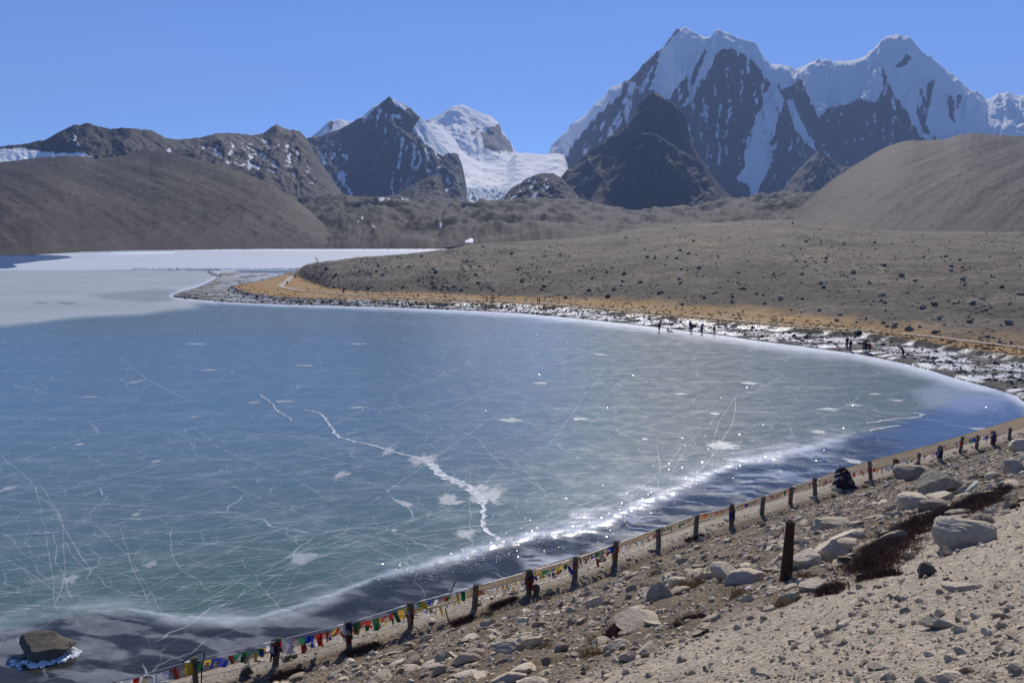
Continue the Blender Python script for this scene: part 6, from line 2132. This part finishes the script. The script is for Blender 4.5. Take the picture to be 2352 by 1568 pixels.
def person(loc, face, pose, top, legs, height, label, group=None):
    """one continuous skinned body; joints in metres, facing +Y before rotation"""
    J, R_, T, E = [], [], [], []
    def add_j(p, rad, t, parent=None):
        J.append(p); R_.append(rad); T.append(t)
        if parent is not None:
            E.append((parent, len(J) - 1))
        return len(J) - 1
    stoop = {'stand': 0.0, 'walk': 0.08, 'stoop': 0.95, 'crouch': 0.5, 'sit': -0.35}[pose]
    drop = {'crouch': 0.45, 'sit': 0.78}.get(pose, 0.0)
    hz_ = 0.95 - drop
    def tor(d):
        return (0, math.sin(stoop) * d, hz_ + math.cos(stoop) * d)
    pel = add_j((0, 0, hz_), 0.15, 'l')
    sp1 = add_j(tor(0.22), 0.155, 't', pel)
    ch = add_j(tor(0.42), 0.17, 't', sp1)
    nk = add_j(tor(0.57), 0.062, 's', ch)
    hd = add_j((tor(0.68)[0], tor(0.68)[1] + 0.02, tor(0.68)[2]), 0.095, 's', nk)
    add_j((tor(0.79)[0], tor(0.79)[1] + 0.01, tor(0.79)[2]), 0.085, 'h', hd)
    for sgn in (-1, 1):
        s0 = tor(0.47)
        sh = add_j((sgn * 0.19, s0[1], s0[2]), 0.078, 't', ch)
        if pose == 'sit':
            el = add_j((sgn * 0.27, s0[1] - 0.18, s0[2] - 0.22), 0.058, 't', sh)
            wr = add_j((sgn * 0.27, s0[1] - 0.30, s0[2] - 0.42), 0.044, 't', el)
        else:
            fw = 0.16 * sgn if pose == 'walk' else 0.03
            el = add_j((sgn * 0.255, s0[1] + fw * 0.4, s0[2] - 0.28), 0.058, 't', sh)
            wr = add_j((sgn * 0.25, s0[1] + fw + 0.10, s0[2] - 0.50), 0.044, 't', el)
        a = J[wr]
        add_j((a[0], a[1] + 0.03, a[2] - 0.11), 0.035, 's', wr)
        hp = add_j((sgn * 0.10, 0.0, hz_ - 0.05), 0.112, 'l', pel)
        if pose == 'sit':
            kn = add_j((sgn * 0.13, 0.42, 0.32 if sgn > 0 else 0.14), 0.075, 'l', hp)
            an = add_j((sgn * 0.13, 0.72, 0.08), 0.055, 'l', kn)
        elif pose == 'crouch':
            kn = add_j((sgn * 0.15, 0.30, 0.48), 0.08, 'l', hp)
            an = add_j((sgn * 0.13, 0.08, 0.09), 0.058, 'l', kn)
        else:
            st = 0.20 * sgn if pose == 'walk' else 0.03 * sgn
            kn = add_j((sgn * 0.11, 0.03 - st * 0.35, 0.50), 0.078, 'l', hp)
            an = add_j((sgn * 0.12, -st, 0.09), 0.056, 'l', kn)
        a = J[an]
        add_j((a[0] * 1.08, a[1] + 0.15, max(0.045, a[2] - 0.04)), 0.042, 'h', an)
    me = bpy.data.meshes.new('person')
    me.from_pydata(J, E, [])
    o = bpy.data.objects.new('person_tmp', me)
    COL.objects.link(o)
    sk = o.modifiers.new('skin', 'SKIN')
    for i, v in enumerate(me.skin_vertices[0].data):
        v.radius = (R_[i], R_[i] * (0.78 if T[i] == 't' else 1.0))
        v.use_root = (i == 0)
    o.modifiers.new('sub', 'SUBSURF').levels = 1
    dg_ = bpy.context.evaluated_depsgraph_get()
    m2 = bpy.data.meshes.new_from_object(o.evaluated_get(dg_))
    bpy.data.objects.remove(o)
    m2.name = 'person'
    for mt in (cloth(top), cloth(legs), SKIN, HAIR):
        m2.materials.append(mt)
    JA = np.array(J)
    code = {'t': 0, 'l': 1, 's': 2, 'h': 3}
    cen = np.array([f.center[:] for f in m2.polygons])
    dd = ((cen[:, None, :] - JA[None]) ** 2).sum(-1) / np.array(R_)[None] ** 0.6
    mi = [code[T[i]] for i in dd.argmin(1)]
    m2.polygons.foreach_set('material_index', mi)
    m2.polygons.foreach_set('use_smooth', [True] * len(mi))
    po = add('person', m2)
    k = height / 1.76
    po.scale = (k, k, k)
    po.location = loc
    po.rotation_euler = (0, 0, face)
    return tag(po, label, 'person', group)

NAVY, BLACK, OLIVE, RED, GREY, BROWN, BLUE = (0.016, 0.020, 0.040), (0.012, 0.012, 0.014), (0.16, 0.14, 0.03), (0.22, 0.018, 0.020), (0.06, 0.06, 0.065), (0.05, 0.035, 0.025), (0.03, 0.05, 0.12)
def on_bank(sx_, sy_):
    p = bank_hit(sx_, sy_)
    return p
def on_ice(sx_, sy_):
    return Vector((*gp(sx_, sy_), 0.01))
PPL = [(789, 675, 'b', 'walk', NAVY, BLACK, 1.72, -0.3, 'person in dark clothes walking alone on the grass trail'),
       (660.5, 653, 'b', 'crouch', BLACK, NAVY, 1.7, 0.8, 'person in black crouching on the bend of the pale trail'),
       (1118, 693, 'b', 'walk', OLIVE, BLACK, 1.60, 1.6, 'person in an olive yellow jacket walking on the trail'),
       (1128.5, 695, 'b', 'walk', NAVY, BLACK, 1.66, 1.7, 'shorter dark-clothed person of the pair on the trail'),
       (1132.8, 695.8, 'b', 'walk', NAVY, GREY, 1.84, 1.5, 'tall person in navy beside the shorter one on the trail'),
       (1235, 699, 'b', 'stand', GREY, BROWN, 1.66, -1.4, 'person in grey jacket, left of two on the trail above the ice'),
       (1239, 698, 'b', 'walk', BLACK, NAVY, 1.74, -1.5, 'person in black, right of two on the trail above the ice'),
       (1514, 763, 'i', 'walk', BLACK, BLACK, 1.76, 2.4, 'person in black walking out on the ice edge beside the sitting one'),
       (1536, 763, 'i', 'sit', BLACK, NAVY, 1.7, -1.5, 'person sitting on the ice leaning back with knees up'),
       (1585, 757, 'b', 'stand', BROWN, GREY, 1.66, 3.0, 'person in brown standing on the shore behind the navy one'),
       (1588, 765, 'i', 'walk', NAVY, NAVY, 1.80, 2.7, 'person in navy stepping onto the ice in front of the brown one'),
       (1612, 767.5, 'i', 'stand', BLUE, BLACK, 1.78, 2.2, 'person in blue standing on the ice between the navy and red ones'),
       (1640, 769, 'i', 'walk', RED, BROWN, 1.66, 3.1, 'person in a long dark red coat at the ice edge'),
       (1945, 800, 'b', 'stand', BLACK, GREY, 1.78, 2.0, 'person in black, taller of two on the rocky shore'),
       (1953, 806, 'b', 'stand', BLACK, NAVY, 1.76, -2.6, 'person in black with back turned, nearer of two on the rocky shore'),
       (1984, 807.5, 'b', 'stand', RED, GREY, 1.62, 2.6, 'person in dark red, leftmost of three huddled on the icy shore'),
       (1989.5, 811, 'b', 'stand', NAVY, BLUE, 1.74, 3.0, 'person in navy, middle of three huddled on the icy shore'),
       (1996.5, 812, 'b', 'stand', RED, BLACK, 1.68, -2.9, 'person in bright red, rightmost of three huddled on the icy shore'),
       (2074, 820, 'b', 'stoop', NAVY, BLACK, 1.72, 0.5, 'person in navy bending down over the shore stones')]
for (ax_, ay_, wh, pose, tp, lg, hgt, fc, lab) in PPL:
    p = on_bank(ax_, ay_) if wh == 'b' else on_ice(ax_, ay_)
    if p is None:
        p = Vector((*gp(ax_, ay_, 0.3), 0.3))
    person(p, fc, pose, tp, lg, hgt, lab)

# dark bundle on the grass lip and a flag pole on the hill nose
p = on_bank(1971, 765)
V, F = rock_shape(77, 2, 4, 0.5, 0.1)
o = add('bundle', mesh_np('bundle', V * 1.25, F), cloth(NAVY))
o.location = p + Vector((0, 0, 0.25))
tag(o, 'dark cloth bundle lying on the grass edge above the shore', 'bundle')
p = on_bank(726, 606) or Vector((*gp(726, 606, 4.8), 4.8))
root = bpy.data.objects.new('flag_pole', None)
COL.objects.link(root)
root.location = p
tag(root, 'thin pole with a narrow faded flag on the tip of the hill', 'flag pole')
mb = MB()
mb.tube([(0.3, 0, -0.2), (0.0, 0, 1.5), (-0.45, 0, 3.2)], [0.06, 0.05, 0.04], 6)
add('pole', mb.mesh('pole', True), M_wood, root)
add('flag', flag_mesh(0.5, 2.0, (1, 0.2, 0), 0.2), FM['faded'], root).location = (0.1, 0, 2.6)
